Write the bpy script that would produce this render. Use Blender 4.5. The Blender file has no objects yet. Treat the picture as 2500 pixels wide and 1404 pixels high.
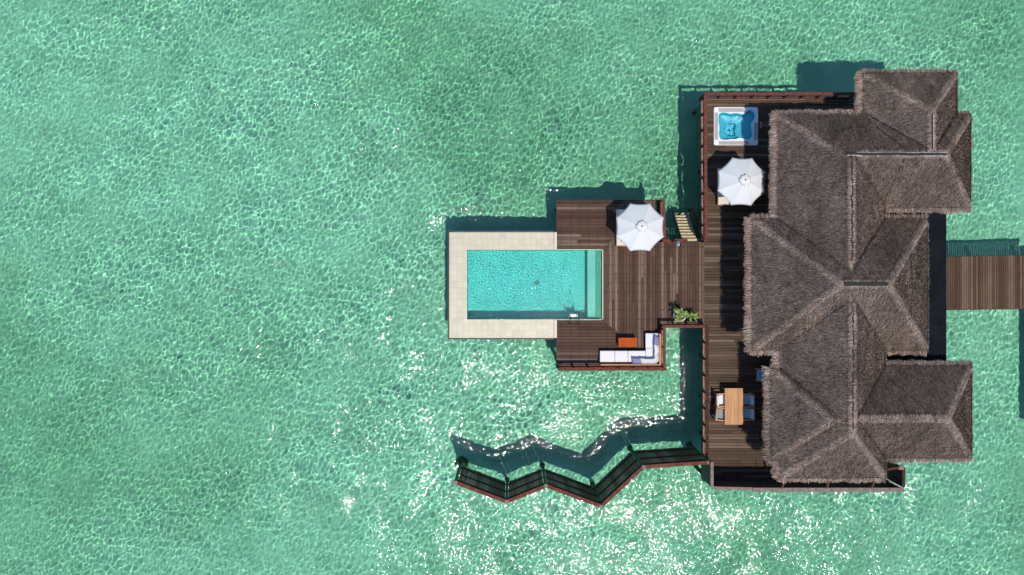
import bpy, bmesh, math, random
import numpy as np
from mathutils import Vector, Matrix

random.seed(7)
rng = np.random.default_rng(11)
sc = bpy.context.scene
COL = sc.collection
R = math.radians
S, H = 48.0, 45.0              # pixels per metre on the deck, camera height above the deck (deck top is z = 0)
SEA, BED = -2.2, -3.5

def W(px, py, z=0.0):          # photo pixel at height z -> world point
    f = (H - z) / H / S
    return Vector(((px - 1250) * f, (702 - py) * f, z))
def gx(px): return (px - 1250) / S
def gy(py): return (702 - py) / S

# ------------------------------------------------------------------ materials
def new_mat(name):
    m = bpy.data.materials.new(name); m.use_nodes = True
    return m, m.node_tree, m.node_tree.nodes['Principled BSDF']
def lk(nt, a, b): nt.links.new(a, b)
def ramp(nt, fac, stops):
    r = nt.nodes.new('ShaderNodeValToRGB'); e = r.color_ramp.elements
    while len(e) < len(stops): e.new(0.5)
    for i, (p, c) in enumerate(stops):
        e[i].position = p; e[i].color = (*c, 1) if len(c) == 3 else c
    lk(nt, fac, r.inputs[0]); return r.outputs[0]
def coords(nt, scale=(1, 1, 1), kind='Object'):
    t = nt.nodes.new('ShaderNodeTexCoord'); mp = nt.nodes.new('ShaderNodeMapping')
    mp.inputs['Scale'].default_value = scale
    lk(nt, t.outputs[kind], mp.inputs[0]); return mp.outputs[0]
def wcoords(nt, scale=(1, 1, 1)):
    t = nt.nodes.new('ShaderNodeNewGeometry'); mp = nt.nodes.new('ShaderNodeMapping')
    mp.inputs['Scale'].default_value = scale
    lk(nt, t.outputs['Position'], mp.inputs[0]); return mp.outputs[0]
def noise(nt, vec, scale=5, detail=4, rough=0.55):
    n = nt.nodes.new('ShaderNodeTexNoise'); n.inputs['Scale'].default_value = scale
    n.inputs['Detail'].default_value = detail; n.inputs['Roughness'].default_value = rough
    lk(nt, vec, n.inputs['Vector']); return n.outputs[0]
def mixc(nt, fac, a, b, mode='MIX'):
    n = nt.nodes.new('ShaderNodeMix'); n.data_type = 'RGBA'; n.blend_type = mode
    for s, v in ((n.inputs[0], fac), (n.inputs[6], a), (n.inputs[7], b)):
        if hasattr(v, 'node'): lk(nt, v, s)
        elif isinstance(v, (int, float)): s.default_value = v
        else: s.default_value = (*v, 1)
    return n.outputs[2]
def math_n(nt, op, a, b=0.0, c=0.0):
    n = nt.nodes.new('ShaderNodeMath'); n.operation = op
    for s, v in zip(n.inputs, (a, b, c)):
        if hasattr(v, 'node'): lk(nt, v, s)
        else: s.default_value = v
    return n.outputs[0]
def bump(nt, bs, height, strength=0.3, dist=0.02):
    b = nt.nodes.new('ShaderNodeBump'); b.inputs['Strength'].default_value = strength; b.inputs['Distance'].default_value = dist
    lk(nt, height, b.inputs['Height']); lk(nt, b.outputs[0], bs.inputs['Normal'])
def sep(nt, vec):
    n = nt.nodes.new('ShaderNodeSeparateXYZ'); lk(nt, vec, n.inputs[0]); return n.outputs

def simple(name, col, rough=0.5, var=0.15, scale=12, metal=0.0, spec=0.5, bmp=0.0):
    m, nt, bs = new_mat(name)
    n = noise(nt, coords(nt), scale, 5)
    lo = tuple(max(0, c * (1 - var)) for c in col); hi = tuple(min(1, c * (1 + var)) for c in col)
    lk(nt, ramp(nt, n, [(0.3, lo), (0.7, hi)]), bs.inputs['Base Color'])
    bs.inputs['Roughness'].default_value = rough; bs.inputs['Metallic'].default_value = metal
    bs.inputs['Specular IOR Level'].default_value = spec
    if bmp: bump(nt, bs, n, bmp)
    return m

def plank_mat(name, cols, along='x', nails=True, rough=0.72, stain=0.5):
    """weathered boards: each board its own tone, grain along its length, screw rows with rust stains, worn patches"""
    m, nt, bs = new_mat(name)
    g = nt.nodes.new('ShaderNodeNewGeometry')
    base = ramp(nt, g.outputs['Random Per Island'], [(0.0, cols[0]), (0.35, cols[1]), (0.7, cols[2]), (1.0, cols[3])])
    sx = (1.2, 26, 1) if along == 'x' else (26, 1.2, 1)
    gr = noise(nt, wcoords(nt, sx), 1.0, 6, 0.65)
    c = mixc(nt, 0.75, base, ramp(nt, gr, [(0.25, (0.45,) * 3), (0.52, (1.0,) * 3), (0.8, (1.5, 1.45, 1.4))]), 'MULTIPLY')
    wear = noise(nt, wcoords(nt), 0.55, 5, 0.6)
    c = mixc(nt, stain, c, ramp(nt, wear, [(0.33, (0.55, 0.5, 0.48)), (0.5, (1, 1, 1)), (0.72, (1.3, 1.22, 1.15))]), 'MULTIPLY')
    if nails:
        s = sep(nt, wcoords(nt))
        t = math_n(nt, 'FRACT', math_n(nt, 'MULTIPLY', s[0 if along == 'x' else 1], 1 / 0.46))
        line = math_n(nt, 'LESS_THAN', math_n(nt, 'ABSOLUTE', math_n(nt, 'SUBTRACT', t, 0.5)), 0.075)
        spot = math_n(nt, 'GREATER_THAN', noise(nt, wcoords(nt, (1, 1, 1)), 9, 3), 0.5)
        c = mixc(nt, math_n(nt, 'MULTIPLY', math_n(nt, 'MULTIPLY', line, spot), 0.55), c, (0.018, 0.013, 0.011))
    lk(nt, c, bs.inputs['Base Color'])
    bs.inputs['Roughness'].default_value = rough
    bs.inputs['Specular IOR Level'].default_value = 0.3
    bump(nt, bs, gr, 0.25, 0.01)
    return m

M = {}
DECK = [(0.050, 0.021, 0.011), (0.078, 0.037, 0.021), (0.100, 0.054, 0.034), (0.185, 0.128, 0.092)]
M['deck_x'] = plank_mat('weathered_boards_x', DECK, 'x')
M['deck_y'] = plank_mat('weathered_boards_y', [tuple(v * 1.05 for v in c) for c in DECK], 'y')
M['deck_main'] = plank_mat('dark_boards', [(0.046, 0.023, 0.012), (0.070, 0.039, 0.021), (0.092, 0.056, 0.033), (0.155, 0.108, 0.072)], 'x', nails=False)
M['jetty'] = plank_mat('jetty_boards', [(0.056, 0.026, 0.012), (0.086, 0.044, 0.022), (0.112, 0.063, 0.035), (0.155, 0.10, 0.064)], 'y', nails=False)
M['rail'] = simple('red_brown_timber', (0.135, 0.042, 0.029), 0.8, 0.4, 6, spec=0.15)
M['rail_pale'] = simple('pale_pinkish_timber', (0.30, 0.165, 0.135), 0.8, 0.4, 5, spec=0.15)  # paler, pinker tone than the other rail timber
M['rail_dark'] = simple('dark_brown_timber', (0.060, 0.024, 0.018), 0.8, 0.4, 6, spec=0.15)
M['fascia'] = simple('dark_fascia_timber', (0.035, 0.022, 0.017), 0.7, 0.3, 5)
M['pile'] = simple('wet_pile_timber', (0.045, 0.04, 0.03), 0.8, 0.5, 4)
M['grey_cap'] = simple('weathered_grey_cap', (0.18, 0.122, 0.10), 0.7, 0.45, 5)
M['wall_board'] = simple('dark_wall_boards', (0.05, 0.04, 0.033), 0.7, 0.3, 4)
M['screen'] = plank_mat('screen_boards', [(0.09, 0.062, 0.036), (0.14, 0.10, 0.06), (0.19, 0.14, 0.085), (0.26, 0.20, 0.13)], 'y', nails=False, rough=0.8)
M['algae'] = simple('algae_timber', (0.03, 0.085, 0.05), 0.8, 0.4, 6)
M['villa_wall'] = simple('villa_wall_timber', (0.09, 0.06, 0.045), 0.7, 0.3, 4)
M['glass_dark'] = simple('dark_window_glass', (0.01, 0.014, 0.018), 0.05, 0.1, 3)
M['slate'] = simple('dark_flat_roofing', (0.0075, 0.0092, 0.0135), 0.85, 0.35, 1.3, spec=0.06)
M['slate_line'] = simple('roof_hatch_trim', (0.016, 0.018, 0.022), 0.8, 0.2, 5, spec=0.1)
M['steel'] = simple('brushed_steel', (0.6, 0.61, 0.62), 0.22, 0.05, 20, metal=1.0)
M['steel_dark'] = simple('dark_steel_tube', (0.06, 0.055, 0.05), 0.3, 0.2, 20, metal=0.6)
M['teak'] = simple('orange_teak', (0.42, 0.16, 0.05), 0.5, 0.15, 6)
M['red_teak'] = simple('red_orange_timber', (0.42, 0.075, 0.010), 0.7, 0.2, 8, spec=0.1)
M['cushion'] = simple('white_cushion_fabric', (0.70, 0.68, 0.68), 0.9, 0.04, 30, spec=0.2)
M['lilac'] = simple('lilac_cushion_fabric', (0.23, 0.22, 0.40), 0.9, 0.1, 25, spec=0.2)
M['grey_cushion'] = simple('pale_grey_fabric', (0.60, 0.59, 0.60), 0.9, 0.08, 25, spec=0.2)
M['cream'] = simple('cream_mattress', (0.66, 0.58, 0.48), 0.9, 0.06, 20, spec=0.2)
M['shade_blue'] = simple('shade_blue_cushion', (0.36, 0.47, 0.52), 0.9, 0.1, 20, spec=0.2)  # white cushions under the eave, their bluish shade put into the colour
M['blue'] = simple('blue_cushion', (0.14, 0.36, 0.52), 0.9, 0.1, 20, spec=0.2)
M['stair'] = simple('yellow_stair_tread', (0.52, 0.42, 0.25), 0.7, 0.25, 7)
M['pot'] = simple('white_glazed_pot', (0.7, 0.7, 0.66), 0.35, 0.08, 8)
M['soil'] = simple('dark_potting_soil', (0.03, 0.02, 0.013), 0.95, 0.4, 30)
M['plastic_white'] = simple('white_step_plastic', (0.78, 0.79, 0.78), 0.4, 0.04, 20)
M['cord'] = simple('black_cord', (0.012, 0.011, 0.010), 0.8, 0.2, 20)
M['lamp'] = simple('brass_deck_lamp', (0.10, 0.05, 0.02), 0.4, 0.3, 20, metal=0.5)
M['ridge_pale'] = simple('pale_ridge_mortar', (0.42, 0.38, 0.34), 0.85, 0.3, 4)
M['concrete'] = simple('mossy_footing', (0.09, 0.095, 0.06), 0.9, 0.5, 5)
M['gutter'] = simple('dark_overflow_gutter', (0.012, 0.014, 0.016), 0.5, 0.3, 4)

# parasol canvas: thin cloth that lets some light through
m, nt, bs = new_mat('white_canvas'); M['canvas'] = m
n = noise(nt, coords(nt), 60, 3)
lk(nt, ramp(nt, n, [(0.3, (0.645, 0.64, 0.635)), (0.7, (0.69, 0.685, 0.68))]), bs.inputs['Base Color'])
bs.inputs['Roughness'].default_value = 0.85; bs.inputs['Specular IOR Level'].default_value = 0.2

# leaves
m, nt, bs = new_mat('green_leaf'); M['leaf'] = m
g = nt.nodes.new('ShaderNodeNewGeometry')
lk(nt, ramp(nt, g.outputs['Random Per Island'], [(0, (0.035, 0.075, 0.008)), (0.5, (0.11, 0.19, 0.015)), (1, (0.30, 0.38, 0.05))]), bs.inputs['Base Color'])
bs.inputs['Roughness'].default_value = 0.45

# thatch
def thatch_mat(name, k=1.0, stain=True):
    m, nt, bs = new_mat(name)
    g = nt.nodes.new('ShaderNodeNewGeometry')
    cols = [(0.108, 0.073, 0.057), (0.190, 0.138, 0.110), (0.248, 0.186, 0.150), (0.312, 0.239, 0.196), (0.44, 0.35, 0.295)]
    c = ramp(nt, g.outputs['Random Per Island'], [(p, tuple(v * k for v in cc)) for p, cc in zip((0, 0.25, 0.55, 0.85, 1.0), cols)])
    if stain:
        w = noise(nt, wcoords(nt, (1.0, 0.35, 0.5)), 0.9, 5, 0.65)
        c = mixc(nt, 0.8, c, ramp(nt, w, [(0.3, (0.55, 0.52, 0.51)), (0.5, (1, 1, 1)), (0.70, (1.5, 1.47, 1.46))]), 'MULTIPLY')
        w2 = noise(nt, wcoords(nt), 3.5, 4, 0.7)
        c = mixc(nt, 0.85, c, ramp(nt, w2, [(0.3, (0.66, 0.60, 0.55)), (0.5, (1, 1, 1)), (0.72, (1.32, 1.32, 1.34))]), 'MULTIPLY')
    lk(nt, c, bs.inputs['Base Color'])
    bs.inputs['Roughness'].default_value = 0.9; bs.inputs['Specular IOR Level'].default_value = 0.15
    return m
M['thatch'] = thatch_mat('grey_brown_thatch')
M['thatch_pale'] = thatch_mat('pale_thatch', 1.1)
M['thatch_ridge'] = thatch_mat('ridge_thatch', 1.12)

# pool tiles
def tile_mat(name, a, b, grout, size=0.1, rough=0.3):
    m, nt, bs = new_mat(name)
    br = nt.nodes.new('ShaderNodeTexBrick')
    br.offset = 0.0; br.inputs['Scale'].default_value = 1.0
    br.inputs['Brick Width'].default_value = size; br.inputs['Row Height'].default_value = size
    br.inputs['Mortar Size'].default_value = size * 0.035
    br.inputs['Color1'].default_value = (*a, 1); br.inputs['Color2'].default_value = (*b, 1); br.inputs['Mortar'].default_value = (*grout, 1)
    lk(nt, wcoords(nt), br.inputs['Vector'])
    w = noise(nt, wcoords(nt), 1.2, 5)
    c = mixc(nt, 0.6, br.outputs[0], ramp(nt, w, [(0.3, (0.88,) * 3), (0.7, (1.1,) * 3)]), 'MULTIPLY')
    lk(nt, c, bs.inputs['Base Color']); bs.inputs['Roughness'].default_value = rough
    n = noise(nt, wcoords(nt), 7, 4)
    bump(nt, bs, n, 0.25, 0.02)
    return m
M['ledge'] = tile_mat('cream_wet_mosaic', (0.60, 0.53, 0.385), (0.53, 0.465, 0.335), (0.47, 0.415, 0.31), 0.31, 0.28)
M['pooltile'] = tile_mat('turquoise_mosaic', (0.24, 0.70, 0.62), (0.31, 0.79, 0.71), (0.28, 0.71, 0.64), 0.05, 0.5)
M['steptile'] = tile_mat('pale_step_mosaic', (0.62, 0.80, 0.66), (0.55, 0.74, 0.62), (0.5, 0.66, 0.55), 0.05, 0.5)
M['greentile'] = tile_mat('green_step_mosaic', (0.15, 0.42, 0.25), (0.18, 0.48, 0.29), (0.15, 0.38, 0.24), 0.05, 0.5)
M['tubshell'] = simple('cyan_acrylic_shell', (0.12, 0.66, 0.82), 0.35, 0.06, 5)
M['tubwhite'] = simple('white_tub_rim', (0.72, 0.73, 0.74), 0.35, 0.04, 5)
M['tubbeige'] = simple('beige_grey_rim_panel', (0.36, 0.33, 0.31), 0.6, 0.08, 8)

# seabed sand
m, nt, bs = new_mat('pale_sand'); M['sand'] = m
a = noise(nt, wcoords(nt), 0.055, 3, 0.5); b = noise(nt, wcoords(nt), 0.8, 6, 0.65); c3 = noise(nt, wcoords(nt), 6, 4, 0.7)
c = ramp(nt, a, [(0.38, (0.60, 0.61, 0.45)), (0.5, (0.78, 0.74, 0.59)), (0.62, (0.88, 0.82, 0.69))])
c = mixc(nt, 0.75, c, ramp(nt, b, [(0.28, (0.72, 0.78, 0.72)), (0.5, (1, 1, 1)), (0.75, (1.12, 1.08, 1.05))]), 'MULTIPLY')
c = mixc(nt, 0.4, c, ramp(nt, c3, [(0.3, (0.8, 0.82, 0.8)), (0.6, (1.08, 1.06, 1.05))]), 'MULTIPLY')
lk(nt, c, bs.inputs['Base Color']); bs.inputs['Roughness'].default_value = 1.0; bs.inputs['Specular IOR Level'].default_value = 0.0

# water: refraction tinted by the water column + Fresnel reflection
def water_mat(name, tint, rough, ior=1.33, chop=(6.0, 0.026, 1.0)):
    m = bpy.data.materials.new(name); m.use_nodes = True; nt = m.node_tree; nt.nodes.clear()
    o = nt.nodes.new('ShaderNodeOutputMaterial'); rf = nt.nodes.new('ShaderNodeBsdfRefraction'); gl = nt.nodes.new('ShaderNodeBsdfGlossy')
    fr = nt.nodes.new('ShaderNodeFresnel'); mx = nt.nodes.new('ShaderNodeMixShader')
    rf.inputs['Color'].default_value = (*tint, 1); rf.inputs['Roughness'].default_value = 0.0; rf.inputs['IOR'].default_value = ior
    gl.inputs['Roughness'].default_value = rough; gl.inputs['Color'].default_value = (1, 1, 1, 1); fr.inputs['IOR'].default_value = ior
    # fine wind ripples, too small for the mesh, roughen the reflection only
    b = nt.nodes.new('ShaderNodeBump'); b.inputs['Strength'].default_value = chop[2]; b.inputs['Distance'].default_value = chop[1]
    lk(nt, noise(nt, wcoords(nt), chop[0], 2.0, 0.5), b.inputs['Height']); lk(nt, b.outputs[0], gl.inputs['Normal'])
    lk(nt, fr.outputs[0], mx.inputs[0]); lk(nt, rf.outputs[0], mx.inputs[1]); lk(nt, gl.outputs[0], mx.inputs[2]); lk(nt, mx.outputs[0], o.inputs[0])
    return m
M['sea'] = water_mat('lagoon_water', (0.545, 0.92, 0.80), 0.038)
M['poolwater'] = water_mat('pool_water', (0.60, 0.98, 0.95), 0.07, chop=(16.0, 0.012, 1.0))
M['tubwater'] = water_mat('hot_tub_water', (0.80, 0.98, 1.0), 0.05, chop=(12.0, 0.02, 0.4))

# ------------------------------------------------------------------ mesh helpers
class MB:
    def __init__(s): s.v = []; s.f = []; s.smooth = False; s.marks = []
    def add(s, vs, fs):
        b = len(s.v); fb = len(s.f); s.v += [tuple(p) for p in vs]; s.f += [tuple(b + i for i in f) for f in fs]; s.marks.append((b, len(s.v), fb, len(s.f))); return s
    def box(s, x0, x1, y0, y1, z0, z1):
        x0, x1 = min(x0, x1), max(x0, x1); y0, y1 = min(y0, y1), max(y0, y1)
        vs = [(x0, y0, z0), (x1, y0, z0), (x1, y1, z0), (x0, y1, z0), (x0, y0, z1), (x1, y0, z1), (x1, y1, z1), (x0, y1, z1)]
        return s.add(vs, [(0, 3, 2, 1), (4, 5, 6, 7), (0, 1, 5, 4), (1, 2, 6, 5), (2, 3, 7, 6), (3, 0, 4, 7)])
    def prism(s, poly, z0, z1):            # polygon in plan (counter-clockwise), extruded
        a = sum(poly[i][0] * poly[(i + 1) % len(poly)][1] - poly[(i + 1) % len(poly)][0] * poly[i][1] for i in range(len(poly)))
        if a < 0: poly = poly[::-1]
        n = len(poly)
        vs = [(p[0], p[1], z0) for p in poly] + [(p[0], p[1], z1) for p in poly]
        return s.add(vs, [tuple(range(n - 1, -1, -1)), tuple(range(n, 2 * n))] + [(i, (i + 1) % n, n + (i + 1) % n, n + i) for i in range(n)])
    def beam(s, p, q, w, h, up=(0, 0, 1)):   # bar p->q, width w sideways, h along up
        p, q = Vector(p), Vector(q); d = (q - p).normalized(); u = Vector(up)
        if abs(d.dot(u)) > 0.98: u = Vector((0, 1, 0))
        sd = d.cross(u).normalized(); u = sd.cross(d).normalized()
        vs = []
        for e in (p, q):
            for a, b in ((-1, -1), (1, -1), (1, 1), (-1, 1)): vs.append(e + sd * (a * w / 2) + u * (b * h / 2))
        return s.add(vs, [(0, 1, 2, 3), (7, 6, 5, 4), (0, 4, 5, 1), (1, 5, 6, 2), (2, 6, 7, 3), (3, 7, 4, 0)])
    def tube(s, pts, r, n=8, r2=None):
        pts = [Vector(p) for p in pts]; vs = []; m = len(pts)
        for i, p in enumerate(pts):
            d = (pts[min(i + 1, m - 1)] - pts[max(i - 1, 0)]).normalized()
            u = Vector((0, 0, 1)) if abs(d.z) < 0.9 else Vector((1, 0, 0))
            a = d.cross(u).normalized(); b = d.cross(a).normalized()
            rr = r if r2 is None else r + (r2 - r) * i / (m - 1)
            for k in range(n):
                t = 2 * math.pi * k / n; vs.append(p + a * (rr * math.cos(t)) + b * (rr * math.sin(t)))
        fs = [(i * n + k, i * n + (k + 1) % n, (i + 1) * n + (k + 1) % n, (i + 1) * n + k) for i in range(m - 1) for k in range(n)]
        fs += [tuple(range(n - 1, -1, -1)), tuple(range((m - 1) * n, m * n))]
        return s.add(vs, fs)
    def lathe(s, c, prof, n=24):
        vs = []; m = len(prof)
        for r, z in prof:
            for k in range(n):
                t = 2 * math.pi * k / n; vs.append((c[0] + r * math.cos(t), c[1] + r * math.sin(t), c[2] + z))
        fs = [(i * n + k, i * n + (k + 1) % n, (i + 1) * n + (k + 1) % n, (i + 1) * n + k) for i in range(m - 1) for k in range(n)]
        return s.add(vs, fs)
    def rbox(s, x0, x1, y0, y1, z0, z1, r=0.03, puff=0.0):     # rounded box, optionally puffed on top
        bm = bmesh.new(); bmesh.ops.create_cube(bm, size=1)
        cx, cy, cz = (x0 + x1) / 2, (y0 + y1) / 2, (z0 + z1) / 2
        for v in bm.verts: v.co = Vector((cx + v.co.x * abs(x1 - x0), cy + v.co.y * abs(y1 - y0), cz + v.co.z * abs(z1 - z0)))
        bmesh.ops.bevel(bm, geom=bm.edges[:], offset=r, segments=3, affect='EDGES', profile=0.5)
        if puff:
            top = [f for f in bm.faces if f.normal.z > 0.99]
            r_ = bmesh.ops.inset_region(bm, faces=top, thickness=min(abs(x1 - x0), abs(y1 - y0)) * 0.18)
            for f in top:
                for v in f.verts: v.co.z += puff
        bm.verts.index_update()
        s.add([v.co.copy() for v in bm.verts], [tuple(v.index for v in f.verts) for f in bm.faces]); bm.free(); return s
    def xform(s, mat):
        s.v = [tuple(mat @ Vector(p)) for p in s.v]; return s
    def build(s, name, mat, parent=None, smooth=False):
        me = bpy.data.meshes.new(name)
        off = origin(parent) if parent else Vector()
        me.from_pydata([(p[0] - off.x, p[1] - off.y, p[2] - off.z) for p in s.v], [], s.f); me.update()
        if smooth or s.smooth:
            me.polygons.foreach_set('use_smooth', [True] * len(me.polygons))
        me.materials.append(M[mat] if isinstance(mat, str) else mat)
        o = bpy.data.objects.new(name, me); COL.objects.link(o)
        if parent: o.parent = parent
        return o
def build_each(self, name, mat, parent=None):
    for (b, e, fb, fe) in self.marks:
        m_ = MB(); m_.v = self.v[b:e]; m_.f = [tuple(i - b for i in f) for f in self.f[fb:fe]]; o = m_.build(name, mat, parent); receiver(o)
    return o
MB.build_each = build_each
def origin(o):
    v = Vector()
    while o is not None: v += Vector(o.location); o = o.parent
    return v
def np_mesh(name, V, F, mat, parent=None, smooth=False):
    off = origin(parent) if parent else Vector()
    V = np.asarray(V, dtype=np.float32) - np.array(off[:], dtype=np.float32); F = np.asarray(F, dtype=np.int32)
    me = bpy.data.meshes.new(name)
    me.vertices.add(len(V)); me.vertices.foreach_set('co', V.ravel())
    me.loops.add(F.size); me.loops.foreach_set('vertex_index', F.ravel())
    me.polygons.add(len(F)); k = F.shape[1]
    me.polygons.foreach_set('loop_start', np.arange(0, F.size, k, dtype=np.int32))
    me.polygons.foreach_set('loop_total', np.full(len(F), k, dtype=np.int32))
    if smooth: me.polygons.foreach_set('use_smooth', np.ones(len(F), dtype=bool))
    me.update(calc_edges=True); me.materials.append(M[mat])
    o = bpy.data.objects.new(name, me); COL.objects.link(o)
    if parent: o.parent = parent
    return o
def thing(name, label, cat, loc, group=None):
    o = bpy.data.objects.new(name, None); COL.objects.link(o); o.location = loc; o.empty_display_size = 0.3
    o['label'] = label; o['category'] = cat
    if group: o['group'] = group
    return o
def tag(o, label, cat, group=None):
    o['label'] = label; o['category'] = cat
    if group: o['group'] = group
    return o
def dup(root, loc, rz, label, group=None):
    r = root.copy(); COL.objects.link(r); r.location = loc; r.rotation_euler = (0, 0, rz); r['label'] = label
    if group: r['group'] = group
    for ch in list(root.children):
        c = ch.copy(); COL.objects.link(c); c.parent = r
        for g in list(ch.children):
            d = g.copy(); COL.objects.link(d); d.parent = c
    return r
def receiver(o):
    o.cycles.is_caustics_receiver = True; return o

# ------------------------------------------------------------------ sea and seabed
def stretched(lo, hi, step, far):
    core = np.arange(lo, hi + step / 2, step); out = []; d = step; p = hi
    while p < far: d *= 1.35; p += d; out.append(p)
    left = [lo - (q - hi) for q in out][::-1]
    return np.concatenate([left, core, out])
def wave_sheet(name, xs, ys, z, waves, mat, fade=None, parent=None):
    X, Y = np.meshgrid(xs, ys); Z = np.zeros_like(X)
    for (amp, kx, ky, ph) in waves: Z += amp * np.sin(kx * X + ky * Y + ph)
    if fade is not None: Z *= fade(X, Y)
    V = np.stack([X, Y, Z + z], -1).reshape(-1, 3); nx, ny = len(xs), len(ys)
    idx = np.arange(nx * ny).reshape(ny, nx)
    F = np.stack([idx[:-1, :-1], idx[:-1, 1:], idx[1:, 1:], idx[1:, :-1]], -1).reshape(-1, 4)
    o = np_mesh(name, V, F, mat, parent, smooth=True)
    o.cycles.is_caustics_caster = True
    return o
def spectrum(n, l0, l1, slope, seed, main=None, spread=math.pi):
    r = np.random.default_rng(seed); out = []
    for i in range(n):
        lam = math.exp(r.uniform(math.log(l0), math.log(l1)))
        th = r.uniform(-math.pi, math.pi) if main is None or r.random() < 0.45 else main + r.normal(0, spread)
        k = 2 * math.pi / lam
        out.append((slope / k * math.sqrt(2.0 / n), k * math.cos(th), k * math.sin(th), r.uniform(0, 2 * math.pi)))
    return out
SEA_WAVES = spectrum(150, 0.16, 0.68, 0.074, 3, main=R(-55), spread=0.7) + spectrum(26, 1.0, 4.5, 0.075, 4, main=R(-60), spread=0.8)
xs = stretched(-27.6, 27.6, 0.046, 700); ys = stretched(-16.2, 16.2, 0.046, 700)
sea = wave_sheet('sea_water', xs, ys, SEA, SEA_WAVES, 'sea', fade=lambda X, Y: (1.0 + 0.20 * np.sin(X * 0.23 + 0.9 * np.sin(Y * 0.31)) * np.cos(Y * 0.37 - 0.4) + 0.16 * np.sin(0.55 * X - 0.9 * Y + 1.3 * np.sin(0.21 * X + 0.4)) + 0.12 * np.sin(1.1 * X + 0.7 * Y + 1.7 * np.sin(0.5 * Y))) * np.clip(1.6 - np.maximum(np.abs(X) / 27.6, np.abs(Y) / 16.2), 0, 1) ** 0.7)
sea['kind'] = 'structure'; sea['label'] = 'clear turquoise lagoon water rippling over pale sand'
sb = MB()
gxs = stretched(-40, 40, 1.0, 900); gys = stretched(-25, 25, 1.0, 900)
X, Y = np.meshgrid(gxs, gys); Z = BED + 0.10 * np.sin(X * 0.31 + 1.0) * np.cos(Y * 0.27) + 0.07 * np.sin(X * 0.13 - Y * 0.4)
idx = np.arange(X.size).reshape(X.shape)
seabed = np_mesh('seabed', np.stack([X, Y, Z], -1).reshape(-1, 3), np.stack([idx[:-1, :-1], idx[:-1, 1:], idx[1:, 1:], idx[1:, :-1]], -1).reshape(-1, 4), 'sand', smooth=True)
seabed['kind'] = 'structure'; seabed['label'] = 'pale sandy seabed under the shallow lagoon'
receiver(seabed)

# ------------------------------------------------------------------ decks
def planks(mb, along, lo, hi, width, span, gap=0.017, z=0.0, th=0.035, holes=(), joints=(3.5, 6.5)):
    """boards side by side from lo to hi across; span(c) -> (start, end) along the board at cross position c"""
    n = max(1, round((hi - lo) / width)); w = (hi - lo) / n
    for i in range(n):
        a, b = lo + i * w + gap / 2, lo + (i + 1) * w - gap / 2
        sa, sb_ = span(a), span(b)
        if sa is None or sb_ is None: continue
        mid = (a + b) / 2
        segs = [(sa[0], sb_[0], sa[1], sb_[1])]
        for (h0, h1, l0, l1) in holes:          # cross range, along range
            if h0 < mid < h1:
                segs = [(sa[0], sb_[0], l0, l0), (l1, l1, sa[1], sb_[1])]
        dz = random.uniform(-0.002, 0.002)
        for (s0, s0b, s1, s1b) in segs:
            cuts = []; p = max(s0, s0b) + random.uniform(0.7, joints[1])
            while p < min(s1, s1b) - 0.6: cuts.append(p); p += random.uniform(*joints)
            st = (s0, s0b)
            for c in cuts + [None]:
                en = (s1, s1b) if c is None else (c - 0.003, c - 0.003)
                if along == 'x': poly = [(st[0], a), (en[0], a), (en[1], b), (st[1], b)]
                else: poly = [(a, st[0]), (a, en[0]), (b, en[1]), (b, st[1])]
                mb.prism(poly, z - th + dz, z + dz)
                if c is not None: st = (c + 0.003, c + 0.003)
def piles(parent, pts, top, r=0.11):
    for (x, y) in pts:
        mb = MB(); mb.tube([(x, y, BED - 0.3), (x, y, top)], r, 12); receiver(mb.build('pile', 'pile', parent, smooth=False))

# pool deck --------------------------------------------------------
pd = thing('pool_deck', 'weathered brown timber deck wrapping round the swimming pool with mitred board corners', 'deck', (gx(1545), gy(700), 0))
BW = 0.155
XL, XR, YT, YB = gx(1360), gx(1720), gy(490), gy(898)
px0, px1, py0, py1 = gx(1473), gx(1473), gy(608), gy(783)     # pool end of the deck
def upper(c):       # horizontal boards above the pool: c is y
    return (XL, min(gx(1473) + (c - gy(608)), gx(1613)))
mb = MB(); planks(mb, 'x', gy(608), YT, BW, upper); mb.build('boards', 'deck_x', pd)
def lower(c):
    return (XL, min(gx(1473) + (gy(783) - c) / 0.777, gx(1613)))
mb = MB(); planks(mb, 'x', YB, gy(783), BW, lower); mb.build('boards', 'deck_x', pd)
def middle(c):      # vertical boards: c is x -> (y low, y high)
    lo = gy(783) - (c - gx(1473)) * 0.777; hi = gy(608) + (c - gx(1473))
    lo = max(lo, YB); hi = min(hi, YT)
    if c > gx(1614): hi = gy(591); lo = gy(796)
    return (lo, hi)
mb = MB(); planks(mb, 'y', gx(1473), gx(1614), BW * 0.97, middle); planks(mb, 'y', gx(1614), XR, BW * 0.97, middle); mb.build('boards', 'deck_y', pd)
mb = MB()   # joist layer just under the boards, and the fascia
for x0, x1, y0, y1 in ((1361, 1613, 491, 607), (1474, 1719, 608, 795), (1361, 1613, 784, 897), (1474, 1613, 592, 607)):
    mb.box(gx(x0) + 0.02, gx(x1) - 0.02, gy(y0) - 0.02, gy(y1) + 0.02, -0.16, -0.05)
mb.build_each('joist_frame', 'fascia', pd)
mb = MB()
def fascia(mb, pts, z0=-0.3, z1=-0.01, t=0.04):
    for (a, b) in zip(pts[:-1], pts[1:]):
        mb.beam((gx(a[0]), gy(a[1]), (z0 + z1) / 2), (gx(b[0]), gy(b[1]), (z0 + z1) / 2), t, z1 - z0)
fascia(mb, [(1359, 566), (1359, 489), (1614, 489), (1614, 590), (1719, 590)]); fascia(mb, [(1359, 826), (1359, 899), (1614, 899), (1614, 797), (1719, 797)])
mb.build_each('fascia', 'fascia', pd)
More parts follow.
